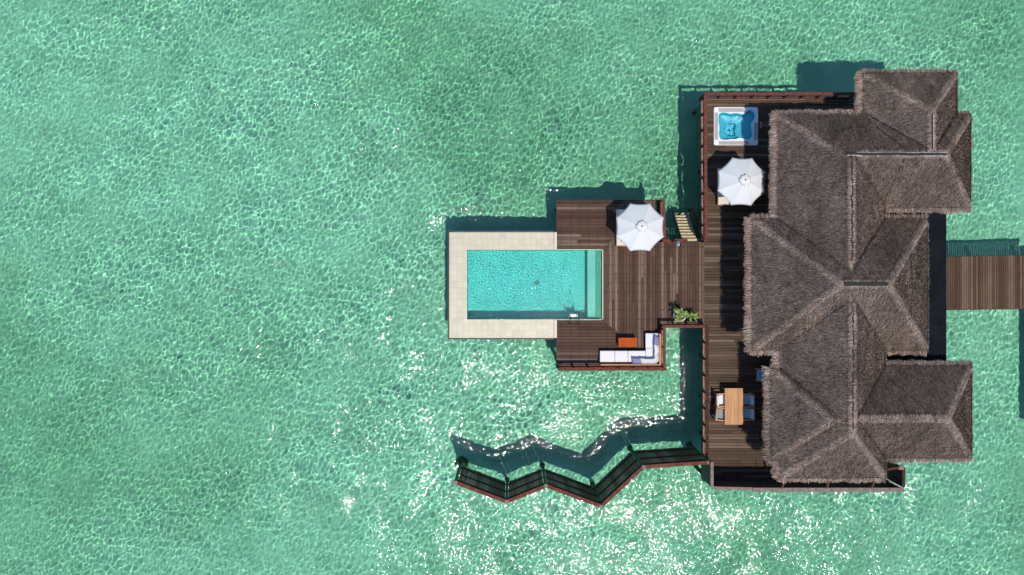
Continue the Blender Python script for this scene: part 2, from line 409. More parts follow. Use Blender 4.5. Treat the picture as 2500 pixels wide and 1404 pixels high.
piles(pd, [(gx(x), gy(y)) for x, y in ((1366, 500), (1480, 500), (1604, 500), (1366, 888), (1480, 888), (1604, 888), (1604, 600), (1604, 790), (1700, 690), (1500, 690), (1700, 600), (1700, 786))], -0.16)

# villa deck --------------------------------------------------------
vd = thing('villa_deck', 'long dark timber deck running in front of the thatched villa', 'deck', (gx(1800), gy(700), 0))
HX0, HX1, HY0, HY1 = gx(1746), gx(1846), gy(351), gy(266)     # hole for the tub
mb = MB(); planks(mb, 'x', gy(1174), gy(238), 0.15, lambda c: (gx(1719.4), gx(1965)), holes=[(HY0, HY1, HX0, HX1)], joints=(3.0, 6.0)); planks(mb, 'x', gy(345), gy(238), 0.15, lambda c: (gx(1965.3), gx(2086)), joints=(3.0, 6.0)); mb.build('boards', 'deck_main', vd)
mb = MB()
mb.box(gx(1720), gx(1965), gy(1173), gy(356), -0.2, -0.05); mb.box(gx(1720), gx(1965), gy(261), gy(239), -0.2, -0.05)
mb.box(gx(1720), gx(1741), gy(356), gy(261), -0.2, -0.05); mb.box(gx(1851), gx(1965), gy(356), gy(261), -0.2, -0.05)
mb.build_each('joist_frame', 'fascia', vd)
mb = MB(); fascia(mb, [(2080, 237), (1717, 237), (1717, 590)], -0.34, -0.004, 0.05); fascia(mb, [(1717, 797), (1717, 1175), (2190, 1175)], -0.34, -0.004, 0.05); mb.build_each('fascia', 'fascia', vd)
piles(vd, [(gx(1744), gy(y)) for y in (300, 400, 505, 880, 985, 1080)] + [(gx(x), gy(1165)) for x in (1725, 1840, 1960, 2080, 2170)] + [(gx(x), gy(246)) for x in (1725, 1840, 1960, 2070)] + [(gx(1850), gy(y)) for y in (420, 560, 700, 840, 1000)], -0.2)
mb = MB()     # slatted skirt below the deck edge beside the tub
for k in range(24):
    y = gy(256 + k * 5.9); mb.box(gx(1715.2), gx(1713.6), y - 0.045, y + 0.045, -1.25, -0.05)
mb.box(gx(1713.4), gx(1712), gy(395), gy(254), -1.2, -1.1); mb.box(gx(1713.4), gx(1712), gy(395), gy(254), -0.45, -0.36)
mb.build('slatted_skirt', 'algae', vd)

# jetty ------------------------------------------------------------
jt = thing('jetty', 'brown timber jetty of crosswise boards leading over water to the villa', 'jetty', (gx(2400), gy(692), 0))
mb = MB()
def jspan(c):
    t = (c - gx(2200)) / (gx(2590) - gx(2200)); return (gy(757 - 4 * t * 1.1), gy(630 - 9 * t))
planks(mb, 'y', gx(2240), gx(2592), 0.118, jspan, joints=(50, 60)); mb.build('boards', 'jetty', jt)
mb = MB()
for o0, o1 in ((630.5, 621.5), (756.5, 752)):
    mb.beam((gx(2240), gy(o0), -0.17), (gx(2592), gy(o1), -0.17), 0.07, 0.24)
mb.build_each('edge_beam', 'rail_dark', jt)
mb = MB(); mb.box(gx(2593), gx(2700), gy(1090), gy(640), -0.08, 0.0); mb.box(gx(2595), gx(2698), gy(1088), gy(642), -0.3, -0.081); mb.build('boardwalk_head', 'jetty', jt)
piles(jt, [(gx(x), gy(y)) for x in (2330, 2450, 2570) for y in (640, 745)] + [(gx(2615), gy(y)) for y in (800, 950, 1080)] + [(gx(2685), gy(y)) for y in (660, 800, 950, 1080)], -0.2)

# ------------------------------------------------------------------ swimming pool
pool = thing('swimming_pool', 'rectangular turquoise infinity pool with a wide cream mosaic ledge beside timber deck', 'swimming pool', (gx(1284), gy(696), 0))
PX0, PX1, PY0, PY1 = gx(1140), gx(1470), gy(780), gy(610)
PD = -1.36
mb = MB()
mb.box(gx(1097), PX0, gy(825), gy(567), -0.5, -0.012)
mb.box(PX0, gx(1352), gy(825), PY0, -0.5, -0.012); mb.box(PX0, gx(1352), PY1, gy(567), -0.5, -0.012)
mb.build('ledge', 'ledge', pool)
M['strip'] = simple('cream_stone_strip', (0.60, 0.53, 0.40), 0.5, 0.1, 8)
mb = MB(); mb.box(gx(1353), gx(1359.5), PY1, gy(567), -0.4, 0.002); mb.box(gx(1353), gx(1359.5), gy(825), PY0, -0.4, 0.002)
mb.box(gx(1470.5), gx(1472.6), PY0, PY1, -0.4, 0.002); mb.box(gx(1361), gx(1470), gy(781.6), PY0, -0.3, -0.002); mb.box(gx(1361), gx(1470), PY1, gy(608.6), -0.3, -0.002)
mb.build_each('coping_strip', 'strip', pool)
mb = MB()   # basin: floor and walls
t = 0.25
mb.box(PX0 - t, PX1 + t, PY0 - t, PY1 + t, PD - 0.3, PD)
mb.box(PX0 - t, PX0 - 0.003, PY0 - t, PY1 + t, PD, -0.51); mb.box(PX1, PX1 + t, PY0 - t, PY1 + t, PD, -0.41)
mb.box(PX0 - 0.003, PX1, PY0 - t, PY0 - 0.002, PD, -0.51); mb.box(PX0 - 0.003, PX1, PY1 + 0.002, PY1 + t, PD, -0.51)
receiver(mb.build('basin', 'pooltile', pool))
mb = MB()
mb.box(PX0 - 0.004, PX0 + 0.004, PY0, PY1, PD, -0.011)
mb.box(PX0, PX1, PY0 - 0.003, PY0 + 0.004, PD, -0.05); mb.box(PX0, PX1, PY1 - 0.004, PY1 + 0.003, PD, -0.05)
receiver(mb.build_each('lining', 'pooltile', pool))
mb = MB(); mb.box(gx(1436), gx(1455), PY0 + 0.006, PY1 - 0.006, PD + 0.001, -0.42); receiver(mb.build('step', 'steptile', pool))
mb = MB(); mb.box(gx(1455) + 0.002, PX1 - 0.002, PY0 + 0.006, PY1 - 0.006, PD + 0.001, -0.36); receiver(mb.build('bench', 'greentile', pool))
mb = MB(); mb.box(gx(1093.5), gx(1353), gy(828), gy(564), BED - 0.2, -0.5); mb2 = mb
mb = MB()
mb.box(gx(1098), gx(1352), gy(824), gy(568), BED - 0.3, PD - 0.3)
for a in ((1098, 1128, 568, 824), (1128, 1352, 568, 598), (1128, 1352, 792, 824)):
    mb.box(gx(a[0]), gx(a[1]), gy(a[3]), gy(a[2]), PD - 0.3, -0.5)
mb.build_each('outer_wall', 'fascia', pool)
mb = MB()
mb.box(gx(1093), gx(1096.9), gy(829), gy(563), -0.45, -0.10); mb.box(gx(1097), gx(1353), gy(829), gy(825.2), -0.45, -0.10); mb.box(gx(1097), gx(1353), gy(566.8), gy(563), -0.45, -0.10)
mb.build_each('overflow_gutter', 'gutter', pool)
M['gutter_water'] = simple('gutter_water', (0.05, 0.14, 0.24), 0.1, 0.2, 3)
mb = MB(); mb.box(gx(1106), gx(1350), gy(566.4), gy(564.2), -0.098, -0.09); mb.build('gutter_channel', 'gutter_water', pool)
pw = wave_sheet('pool_water', np.linspace(PX0 + 0.005, PX1 - 0.003, 345), np.linspace(PY0 + 0.005, PY1 - 0.005, 178), -0.03, spectrum(70, 0.085, 0.20, 0.036, 8), 'poolwater', parent=pool)
mb = MB(); mb.lathe((gx(1312), gy(690), PD), [(0.0, 0.012), (0.12, 0.012), (0.13, 0.0)], 16); receiver(mb.build('drain', 'tubbeige', pool))

# pool ladder
lad = thing('pool_ladder', 'steel handrail pool ladder with white treads at the timber edge of the pool', 'ladder', (gx(1400), gy(783), 0))
for x in (1390.5, 1411):
    X0 = gx(x); y0 = gy(791); pts = [(X0, y0, 0.0), (X0, y0, 0.55)]
    for k in range(1, 9):
        a = math.pi * k / 8; pts.append((X0, y0 + 0.21 - 0.21 * math.cos(a), 0.55 + 0.2 * math.sin(a)))
    pts += [(X0, y0 + 0.42, 0.2), (X0, y0 + 0.42, -0.95)]
    mb = MB(); mb.tube(pts, 0.024, 8); receiver(mb.build('handrail', 'steel_dark', lad, smooth=True))
for z in (0.03, -0.3, -0.6, -0.9):
    mb = MB(); mb.rbox(gx(1391.5), gx(1410), gy(791) + 0.36, gy(791) + 0.50, z - 0.03, z, 0.01); receiver(mb.build('tread', 'plastic_white', lad))

# ------------------------------------------------------------------ hot tub
tub = thing('hot_tub', 'square sunken hot tub with cyan shell and white rim set in the timber deck', 'hot tub', (gx(1796), gy(308), 0))
def smooth_loop(pts, n=4):
    for _ in range(n):
        out = []
        for i in range(len(pts)):
            a, b = pts[i], pts[(i + 1) % len(pts)]
            out += [(a[0] * .75 + b[0] * .25, a[1] * .75 + b[1] * .25), (a[0] * .25 + b[0] * .75, a[1] * .25 + b[1] * .75)]
        pts = out
    return pts
def Z1(x, y): return (1620 + x / 3.694, 140 + y / 3.694)      # reads the enlarged view of the tub
outline = [Z1(*p) for p in ((492, 530), (505, 497), (560, 497), (600, 512), (650, 500), (700, 512), (735, 512), (745, 480), (790, 468), (832, 500), (832, 545), (800, 578), (795, 620), (806, 660), (808, 720), (780, 745), (730, 742), (690, 722), (650, 742), (600, 738), (560, 748), (510, 742), (495, 700), (503, 640), (494, 590))]
outline = smooth_loop(outline, 2); N_ = len(outline)
foot = [Z1(*p) for p in ((565, 583), (620, 580), (672, 586), (668, 620), (655, 650), (672, 697), (620, 700), (565, 697))]
foot = smooth_loop(foot, 2)
def resample(loop, n, c):
    ang = sorted(range(len(loop)), key=lambda i: math.atan2(loop[i][1] - c[1], loop[i][0] - c[0])); out = []
    for k in range(n):
        t = -math.pi + 2 * math.pi * k / n; best = None
        d = (math.cos(t), math.sin(t))
        for i in range(len(loop)):
            a, b = loop[i], loop[(i + 1) % len(loop)]
            ax, ay, bx, by = a[0] - c[0], a[1] - c[1], b[0] - c[0], b[1] - c[1]
            den = d[0] * (by - ay) - d[1] * (bx - ax)
            if abs(den) < 1e-9: continue
            u = (ax * (by - ay) - ay * (bx - ax)) / den; s_ = (ax * d[1] - ay * d[0]) / den
            if u > 0 and 0 <= s_ <= 1: best = u if best is None else max(best, u)
        out.append((c[0] + d[0] * (best or 1), c[1] + d[1] * (best or 1)))
    return out
cen = (1793, 309)
nL = 96
O_ = resample(outline, nL, cen); Fo = resample(foot, nL, (1790, 309)); rim = resample([(1742.5, 262), (1850, 262), (1850, 355), (1742.5, 355)], nL, cen)
inner = [(cen[0] + (p[0] - cen[0]) * 0.93, cen[1] + (p[1] - cen[1]) * 0.93) for p in O_]
seat = [(cen[0] + (p[0] - cen[0]) * 0.88, cen[1] + (p[1] - cen[1]) * 0.88) for p in O_]
def loop3(l, z): return [(gx(p[0]), gy(p[1]), z) for p in l]
rings = [loop3(O_, 0.05), loop3(inner, -0.08), loop3(seat, -0.34), loop3([(a[0] * .35 + b[0] * .65, a[1] * .35 + b[1] * .65) for a, b in zip(seat, Fo)], -0.40), loop3(Fo, -0.44), loop3([(1790 + (p[0] - 1790) * .9, 309 + (p[1] - 309) * .9) for p in Fo], -0.82)]
mb = MB(); vs = [p for r_ in rings for p in r_]
fs = [(i * nL + k, (i + 1) * nL + k, (i + 1) * nL + (k + 1) % nL, i * nL + (k + 1) % nL) for i in range(len(rings) - 1) for k in range(nL)]
fs.append(tuple((len(rings) - 1) * nL + k for k in range(nL - 1, -1, -1))); mb.add(vs, fs)
shell = receiver(mb.build('shell', 'tubshell', tub, smooth=False))
mb = MB(); o3 = loop3(O_, 0.05); r3 = loop3(rim, 0.05); r0 = loop3(rim, -0.1)
mb.add(o3 + r3 + r0, [(k, (k + 1) % nL, nL + (k + 1) % nL, nL + k) for k in range(nL)] + [(nL + k, nL + (k + 1) % nL, 2 * nL + (k + 1) % nL, 2 * nL + k) for k in range(nL)])
mb.build('rim', 'tubwhite', tub)
for (x0, x1, y0, y1) in ((495, 720, 460, 494), (458, 490, 500, 745), (497, 765, 757, 790), (812, 848, 590, 745)):
    a = Z1(x0, y0); b = Z1(x1, y1); mb = MB(); mb.rbox(gx(a[0]), gx(b[0]), gy(b[1]), gy(a[1]), 0.04, 0.058, 0.006); mb.build('rim_panel', 'tubbeige', tub)
mb = MB(); mb.lathe((gx(1788), gy(313.6), -0.815), [(0.0, 0.01), (0.05, 0.01), (0.06, 0)], 14); receiver(mb.build('drain', 'steel_dark', tub))
for (x, y) in ((625, 514), (655, 517), (690, 738), (640, 738)):
    p = Z1(x, y); q = (cen[0] + (p[0] - cen[0]) * 0.93, cen[1] + (p[1] - cen[1]) * 0.93); mb = MB(); mb.lathe((gx(q[0]), gy(q[1]), -0.31 if y < 530 or y > 720 else -0.44), [(0, 0.03), (0.02, 0.03), (0.024, 0)], 10); receiver(mb.build('jet', 'steel_dark', tub))
wv = spectrum(40, 0.09, 0.25, 0.05, 21); mb = MB()
ringsw = []
for f_ in np.linspace(0.0, 0.985, 26)[1:]:
    for p in O_:
        x, y = gx(cen[0] + (p[0] - cen[0]) * f_), gy(cen[1] + (p[1] - cen[1]) * f_)
        ringsw.append((x, y, -0.05 + sum(a * math.sin(kx * x + ky * y + ph) for a, kx, ky, ph in wv)))
x, y = gx(cen[0]), gy(cen[1]); ringsw.append((x, y, -0.05 + sum(a * math.sin(kx * x + ky * y + ph) for a, kx, ky, ph in wv)))
ci = len(ringsw) - 1
fs = [(ci, (k + 1) % nL, k) for k in range(nL)] + [(i * nL + k, i * nL + (k + 1) % nL, (i + 1) * nL + (k + 1) % nL, (i + 1) * nL + k) for i in range(24) for k in range(nL)]
fs = [f[::-1] for f in fs]
mb.add(ringsw, fs); tw = mb.build('tub_water', 'tubwater', tub, smooth=True)
if tw.data.polygons[100].normal.z < 0:
    tw.data.flip_normals()
tw.cycles.is_caustics_caster = True
mb = MB()
mb.box(gx(1855.6), gx(1858.8), gy(313.5), gy(297.5), 0.003, 0.008)
vent = mb.build('deck_vent', 'slate_line')
for k in range(5):
    mb = MB(); mb.box(gx(1856), gx(1858.4), gy(299.2 + k * 3.2), gy(298 + k * 3.2), 0.009, 0.016); mb.build('slat', 'plastic_white', vent)
tag(vent, 'small pale slotted vent set in the deck boards beside the hot tub', 'vent')

# ------------------------------------------------------------------ villa roof
EZ, K = 3.2, 1.0
# name, x0, x1, y0(north), y1(south) in deck pixels, sides with a slope (W E N S), height offset
BLK = [('main', 1792, 2192, 545, 845, 'WENS', 0.0),
       ('north wing', 1850, 2290, 309, 522, 'WENS', 0.0),
       ('north spine', 1850, 2096, 309, 760, 'WEN', 0.015),
       ('upper lobe', 2044, 2259, 215, 420, 'WEN', 0.0),
       ('south spine', 1855, 2097, 640, 1134, 'WES', 0.0),
       ('west lobe', 1834, 1990, 884, 1094, 'WNS', 0.012),
       ('east wing', 1970, 2292, 878, 1089, 'ENS', 0.012)]
def hts(b, x, y, wob=True):
    """height of one block over plan points, -inf outside"""
    _, x0, x1, y0, y1, sides, dz = b
    x0, x1, yt, yb = gx(x0), gx(x1), gy(y0), gy(y1)
    d = np.full(np.shape(x), 1e9)
    if 'W' in sides: d = np.minimum(d, x - x0)
    if 'E' in sides: d = np.minimum(d, x1 - x)
    if 'N' in sides: d = np.minimum(d, yt - y)
    if 'S' in sides: d = np.minimum(d, y - yb)
    ins = (x >= x0 - 1e-6) & (x <= x1 + 1e-6) & (y >= yb - 1e-6) & (y <= yt + 1e-6)
    return np.where(ins, EZ + dz + K * d, -1e9)
def union_h(x, y, skip=None):
    h = np.full(np.shape(x), -1e9)
    for b in BLK:
        if b is not skip: h = np.maximum(h, hts(b, x, y))
    return h
def wobble(x, y, s):
    return 0.035 * np.sin(x * 1.7 + s) * np.cos(y * 1.3 + 2 * s) + 0.02 * np.sin(x * 4.1 + y * 2.3 + s) + 0.012 * np.sin(x * 7 - y * 9 + s)
DIRS = {'W': (-1, 0), 'E': (1, 0), 'N': (0, 1), 'S': (0, -1)}
def strand_arrays(P, D, Nn, L, Wd, lift):
    side = np.cross(D, Nn); side /= np.linalg.norm(side, axis=1)[:, None]
    tip = P + D * L[:, None] + Nn * lift[:, None]
    a = P - side * (Wd / 2)[:, None]; b = P + side * (Wd / 2)[:, None]; c = tip + side * (Wd * 0.3)[:, None]; d = tip - side * (Wd * 0.3)[:, None]
    V = np.stack([a, b, c, d], 1).reshape(-1, 3); F = np.arange(len(P) * 4).reshape(-1, 4)
    return V, F
villa = thing('thatched_villa', 'large overwater villa under grey brown thatched hip roofs', 'villa', (gx(2030), gy(700), 0))
DENS = 1350
for bi, b in enumerate(BLK):
    nm, bx0, bx1, by0, by1, sides, dz = b
    x0, x1, yt, yb = gx(bx0), gx(bx1), gy(by0), gy(by1)
    nx = max(2, int((x1 - x0) / 0.09)); ny = max(2, int((yt - yb) / 0.09))
    X, Y = np.meshgrid(np.linspace(x0, x1, nx), np.linspace(yb, yt, ny))
    Zt = hts(b, X, Y) + wobble(X, Y, bi); Zb = Zt - 0.24
    # cut away what lies well inside another block so that no hidden sheets overlap
    top = np.stack([X, Y, Zt], -1).reshape(-1, 3); bot = np.stack([X, Y, Zb], -1).reshape(-1, 3)
    idx = np.arange(nx * ny).reshape(ny, nx); n0 = nx * ny
    F = [np.stack([idx[:-1, :-1], idx[:-1, 1:], idx[1:, 1:], idx[1:, :-1]], -1).reshape(-1, 4)]
    F.append(F[0][:, ::-1] + n0)
    for e in (idx[0, :], idx[-1, ::-1], idx[::-1, 0], idx[:, -1]):
        F.append(np.stack([e[:-1] + n0, e[1:] + n0, e[1:], e[:-1]], -1))
    V = [np.concatenate([top, bot])]; F = [np.concatenate(F)]
    # loose straw on the slopes
    n = int((x1 - x0) * (yt - yb) * DENS); x = rng.uniform(x0, x1, n); y = rng.uniform(yb, yt, n)
    cand = {'W': x - x0, 'E': x1 - x, 'N': yt - y, 'S': y - yb}
    ks = [k for k in 'WENS' if k in sides]; dd = np.stack([cand[k] for k in ks], 0) + rng.normal(0, 0.04, (len(ks), n)); w = dd.argmin(0)
    d2 = np.array([DIRS[k] for k in ks])[w].astype(float)
    dist = np.take_along_axis(np.stack([cand[k] for k in ks], 0), w[None], 0)[0]
    row = 0.15
    snapped = (np.floor(dist / row) + rng.normal(0.5, 0.30, n)) * row
    sh = dist - snapped; x = x + d2[:, 0] * sh; y = y + d2[:, 1] * sh
    h = hts(b, x, y); ok = (h > -1e8) & (h + 0.02 > union_h(x, y, b))
    x, y, d2, h = x[ok], y[ok], d2[ok], h[ok]; n = len(x)
    ang = rng.normal(0, 0.16, n); ca, sa = np.cos(ang), np.sin(ang)
    dxy = np.stack([d2[:, 0] * ca - d2[:, 1] * sa, d2[:, 0] * sa + d2[:, 1] * ca], -1)
    q = math.sqrt(1 + K * K)
    D = np.concatenate([dxy / q, np.full((n, 1), -K / q)], 1); Nn = np.concatenate([d2 * K / q, np.full((n, 1), 1 / q)], 1)
    raise_ = rng.gamma(3.0, 0.018, n) + 0.012
    P = np.stack([x, y, h + wobble(x, y, bi)], -1) + Nn * raise_[:, None]
    L = rng.uniform(0.10, 0.24, n); Wd = rng.uniform(0.009, 0.022, n); lift = -L * rng.normal(0.38, 0.13, n)
    v, f = strand_arrays(P, D, Nn, L, Wd, lift); V.append(v); F.append(f + len(V[0])); tot = len(V[0]) + len(v)
    roof = np_mesh('roof', np.concatenate(V), np.concatenate(F), 'thatch', villa)
    # eave fringe
    PV, PD_, PN, PL, PW, PLf = [], [], [], [], [], []
    cords = MB()
    for k in ks:
        ln = (yt - yb) if k in 'WE' else (x1 - x0)
        n = int(ln * 300); u = np.sort(rng.uniform(0, ln, n))
        if k == 'W': x, y = np.full(n, x0), yb + u
        elif k == 'E': x, y = np.full(n, x1), yb + u
        elif k == 'N': x, y = x0 + u, np.full(n, yt)
        else: x, y = x0 + u, np.full(n, yb)
        d = np.array(DIRS[k], float)
        ok = union_h(x, y, b) < EZ - 0.0 + 0.02
        # rounded corners: pull strands in near the ends
        x, y, u = x[ok], y[ok], u[ok]; n = len(x)
        if n == 0: continue
        inn = rng.uniform(-0.02, 0.16, n); px_, py_ = x - d[0] * inn, y - d[1] * inn
        clump = 0.6 + 0.4 * np.sin(u * 11 + 3 * np.sin(u * 3.1)) * np.sin(u * 4.3 + bi)
        ang = rng.normal(0, 0.2, n) + 0.25 * np.sin(u * 9 + bi); ca, sa = np.cos(ang), np.sin(ang)
        down = {'W': 0.18, 'S': 0.42, 'E': 0.75, 'N': 0.45}[k] + rng.normal(0, 0.12, n)
        dx, dy = d[0] * ca - d[1] * sa, d[0] * sa + d[1] * ca
        D = np.stack([dx * np.cos(down), dy * np.cos(down), -np.sin(down)], -1)
        Nn = np.stack([dx * np.sin(down), dy * np.sin(down), np.cos(down)], -1)
        PV.append(np.stack([px_, py_, EZ + dz + K * inn * 0.5 + 0.03 + rng.uniform(-0.12, 0.02, n)], -1)); PD_.append(D); PN.append(Nn)
        reach = {'W': 1.0, 'S': 0.85, 'E': 0.45, 'N': 0.8}[k]
        PL.append((0.12 + inn + rng.uniform(0.06, 0.24, n) * (0.55 + 0.7 * clump)) * reach); PW.append(rng.uniform(0.012, 0.034, n)); PLf.append(np.zeros(n))
        # black cord along the eave
        seg = np.linspace(0, ln, max(2, int(ln / 0.25))); run = []
        for s_ in seg:
            cx_, cy_ = {'W': (x0, yb + s_), 'E': (x1, yb + s_), 'N': (x0 + s_, yt), 'S': (x0 + s_, yb)}[k]
            cx_ -= d[0] * 0.03; cy_ -= d[1] * 0.03
            if float(union_h(np.array([cx_]), np.array([cy_]), b)[0]) < EZ + 0.02: run.append((cx_, cy_, EZ + dz + 0.085))
            else:
                if len(run) > 1: cords.tube(run, 0.014, 5)
                run = []
        if len(run) > 1: cords.tube(run, 0.014, 5)
    v, f = strand_arrays(*[np.concatenate(a) for a in (PV, PD_, PN, PL, PW, PLf)])
    np_mesh('eave_fringe', v, f, 'thatch_pale', roof)
    if cords.v: cords.build_each('eave_cord', 'cord', roof)
# rolled hips and ridges of paler straw
def roll(parent, a, b, r, mat='thatch_ridge', dens=520):
    """straw laid across a hip or a ridge, from a to b (plan pixels); falls to both sides"""
    ax, ay, bx, by = gx(a[0]), gy(a[1]), gx(b[0]), gy(b[1]); ln = math.hypot(bx - ax, by - ay)
    n = int(ln * dens); t = rng.uniform(0, 1, n); x = ax + (bx - ax) * t; y = ay + (by - ay) * t
    s = rng.choice([-1.0, 1.0], n); px_, py_ = -(by - ay) / ln, (bx - ax) / ln
    sx, sy = px_ * s, py_ * s
    off = rng.uniform(0, r * 0.6, n); x = x + sx * off; y = y + sy * off
    z = union_h(x, y) + 0.055 + rng.uniform(-0.01, 0.02, n)
    e = 0.12; gx_ = (union_h(x + e, y) - union_h(x - e, y)) / (2 * e); gy_ = (union_h(x, y + e) - union_h(x, y - e)) / (2 * e)
    fall = np.stack([-gx_, -gy_], -1); fl = np.linalg.norm(fall, axis=1) + 1e-6; fall /= fl[:, None]
    dxy = fall * 0.75 + np.stack([sx, sy], -1) * 0.6 + rng.normal(0, 0.15, (n, 2)); dxy /= np.linalg.norm(dxy, axis=1)[:, None]
    sl = np.clip(-(gx_ * dxy[:, 0] + gy_ * dxy[:, 1]), -0.2, 1.2)
    D = np.stack([dxy[:, 0], dxy[:, 1], -sl], -1); D /= np.linalg.norm(D, axis=1)[:, None]
    side = np.stack([-dxy[:, 1], dxy[:, 0], np.zeros(n)], -1); Nn = np.cross(D, side); Nn *= np.sign(Nn[:, 2])[:, None]
    v, f = strand_arrays(np.stack([x, y, z], -1), D, Nn, rng.uniform(0.08, 0.2, n), rng.uniform(0.009, 0.022, n), rng.uniform(-0.03, 0.01, n))
    ok = np.isfinite(v).all()
    return np_mesh('ridge_roll', v, f, mat, parent)
A = 150  # half depth of the main block in pixels
HIPS = [((1792, 545), (1942, 695)), ((1792, 845), (1942, 695)), ((2192, 545), (2042, 695)), ((2192, 845), (2042, 695)),
        ((1850, 309), (1957, 416)), ((2290, 309), (2184, 416)), ((2290, 522), (2184, 416)),
        ((2044, 215), (2151, 322)), ((2259, 215), (2151, 322)),
        ((1834, 884), (1939, 989)), ((1834, 1094), (1939, 989)), ((2292, 878), (2186, 984)), ((2292, 1089), (2186, 984)),
        ((1855, 1134), (1976, 1013)), ((2097, 1134), (1976, 1013))]
for a, b_ in HIPS: roll(villa, a, b_, 0.20)
for a, b_ in [((1942, 695), (2042, 695)), ((1965, 416), (2184, 416)), ((2151, 322), (2151, 410)), ((1973, 425), (1973, 650)), ((1976, 735), (1976, 1013)), ((1976, 984), (2186, 984))]:
    roll(villa, a, b_, 0.10, 'thatch_ridge', 300)
# ridge caps: pale mortar lines with a dark gap on the east-west ridges, black lacing on the others
def cap(a, b, off, w, mat, name, lift=0.085):
    ax, ay, bx, by = gx(a[0]), gy(a[1]), gx(b[0]), gy(b[1]); ln = math.hypot(bx - ax, by - ay); px_, py_ = -(by - ay) / ln, (bx - ax) / ln
    mb = MB(); n = max(2, int(ln / 0.35)); pts = []
    for i in range(n + 1):
        t = i / n; j = random.uniform(-0.012, 0.012); x = ax + (bx - ax) * t + px_ * (off + j); y = ay + (by - ay) * t + py_ * (off + j)
        pts.append((x, y, float(union_h(np.array([x]), np.array([y]))[0]) + lift))
    for p, q in zip(pts[:-1], pts[1:]): mb.beam(p, q, w, 0.03)
    return mb.build(name, mat, villa)
cap((1968, 416), (2182, 416), 0.0, 0.10, 'cord', 'ridge_seam'); cap((1966, 416), (2184, 416), -0.075, 0.045, 'ridge_pale', 'ridge_trim'); cap((1990, 416), (2184, 416), 0.075, 0.03, 'ridge_pale', 'ridge_trim')
cap((1946, 695), (2038, 695), 0.0, 0.16, 'cord', 'ridge_seam'); cap((1948, 695), (2038, 695), -0.11, 0.04, 'ridge_pale', 'ridge_trim'); cap((1960, 695), (2000, 695), 0.11, 0.035, 'ridge_pale', 'ridge_trim')
cap((2151, 330), (2151, 405), 0.0, 0.04, 'cord', 'ridge_seam'); cap((2151, 330), (2151, 405), 0.06, 0.03, 'ridge_pale', 'ridge_trim')
def lacing(a, b, n):
    mb = MB()
    for i in range(n):
        t = (i + random.uniform(0.2, 0.8)) / n; x = gx(a[0] + (b[0] - a[0]) * t) + random.uniform(-0.03, 0.03); y = gy(a[1] + (b[1] - a[1]) * t)
        z = float(union_h(np.array([x]), np.array([y]))[0]) + 0.085; l = random.uniform(0.05, 0.16)
        mb.box(x - 0.022, x + 0.022, y - l, y + l, z - 0.03, z + 0.015)
    return mb.build('ridge_lacing', 'cord', villa)
lacing((1973, 428), (1973, 645), 24); lacing((1976, 742), (1976, 800), 6); lacing((1976, 800), (1976, 1008), 16)
# valleys: dark damp gutters where roofs meet
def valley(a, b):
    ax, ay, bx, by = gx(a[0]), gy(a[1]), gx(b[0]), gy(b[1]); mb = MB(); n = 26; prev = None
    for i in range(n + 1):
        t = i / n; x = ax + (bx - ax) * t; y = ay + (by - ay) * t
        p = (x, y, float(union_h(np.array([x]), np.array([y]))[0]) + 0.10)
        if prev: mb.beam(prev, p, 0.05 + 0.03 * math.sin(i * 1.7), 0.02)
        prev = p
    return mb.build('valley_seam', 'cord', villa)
for a, b_ in [((2049, 309), (2146, 405)), ((2252, 309), (2160, 405)), ((1850, 545), (1955, 650)), ((2096, 545), (1990, 650)), ((1855, 845), (1960, 740)), ((2097, 845), (1990, 738)), ((1856, 884), (1945, 972)), ((2097, 878), (1992, 982)), ((2097, 1089), (1995, 988))]:
    valley(a, b_)
# lightning cable lying over the thatch
def cable(pts, r=0.014):
    out = []
    for (a, b_) in zip(pts[:-1], pts[1:]):
        for i in range(14):
            t = i / 14; x = gx(a[0] + (b_[0] - a[0]) * t); y = gy(a[1] + (b_[1] - a[1]) * t); out.append((x, y, float(union_h(np.array([x]), np.array([y]))[0]) + 0.085))
    mb = MB(); mb.tube(out, r, 5); return mb.build('roof_cable', 'cord', villa)
cable([(2118, 612), (2128, 690), (2122, 760), (2080, 838)]); cable([(2050, 330), (2098, 400), (2092, 470), (2084, 515)]); cable([(2090, 900), (2160, 985), (2125, 1080)])
# walls, floor, doors and the flat roofs
mb = MB()
rooms = [(1870, 2130, 610, 790), (1905, 2060, 365, 610), (2060, 2225, 365, 480), (1910, 2060, 790, 1085), (2060, 2225, 930, 1040), (2095, 2210, 262, 365)]
for (x0, x1, y0, y1) in rooms: mb.box(gx(x0), gx(x1), gy(y1), gy(y0), 0.02, 3.15)
mb.build('wall', 'villa_wall', villa)
mb = MB(); mb.box(gx(1967), gx(2247), gy(1120), gy(345), -0.25, -0.02); mb.box(gx(2085), gx(2220), gy(345) + 0.002, gy(252), -0.25, -0.02); mb.build('floor', 'fascia', villa)
for (xw, y0, y1) in ((1870, 640, 690), (1870, 700, 750), (1905, 420, 470), (1905, 480, 530), (1910, 920, 970), (1910, 980, 1030)):
    mb = MB(); mb.box(gx(xw) - 0.05, gx(xw) - 0.003, gy(y1), gy(y0), 0.05, 2.3); d_ = mb.build('door', 'glass_dark', villa)
    mb = MB(); x = gx(xw) - 0.04
    for (ya, yb_) in ((y0, y0 + 2), (y1 - 2, y1)): mb.box(x - 0.04, x + 0.01, gy(yb_), gy(ya), 0.04, 2.34)
    mb.box(x - 0.04, x + 0.01, gy(y1 - 2) + 0.001, gy(y0 + 2) - 0.001, 2.25, 2.34); mb.build('frame', 'rail_dark', d_)
FZ = 2.35
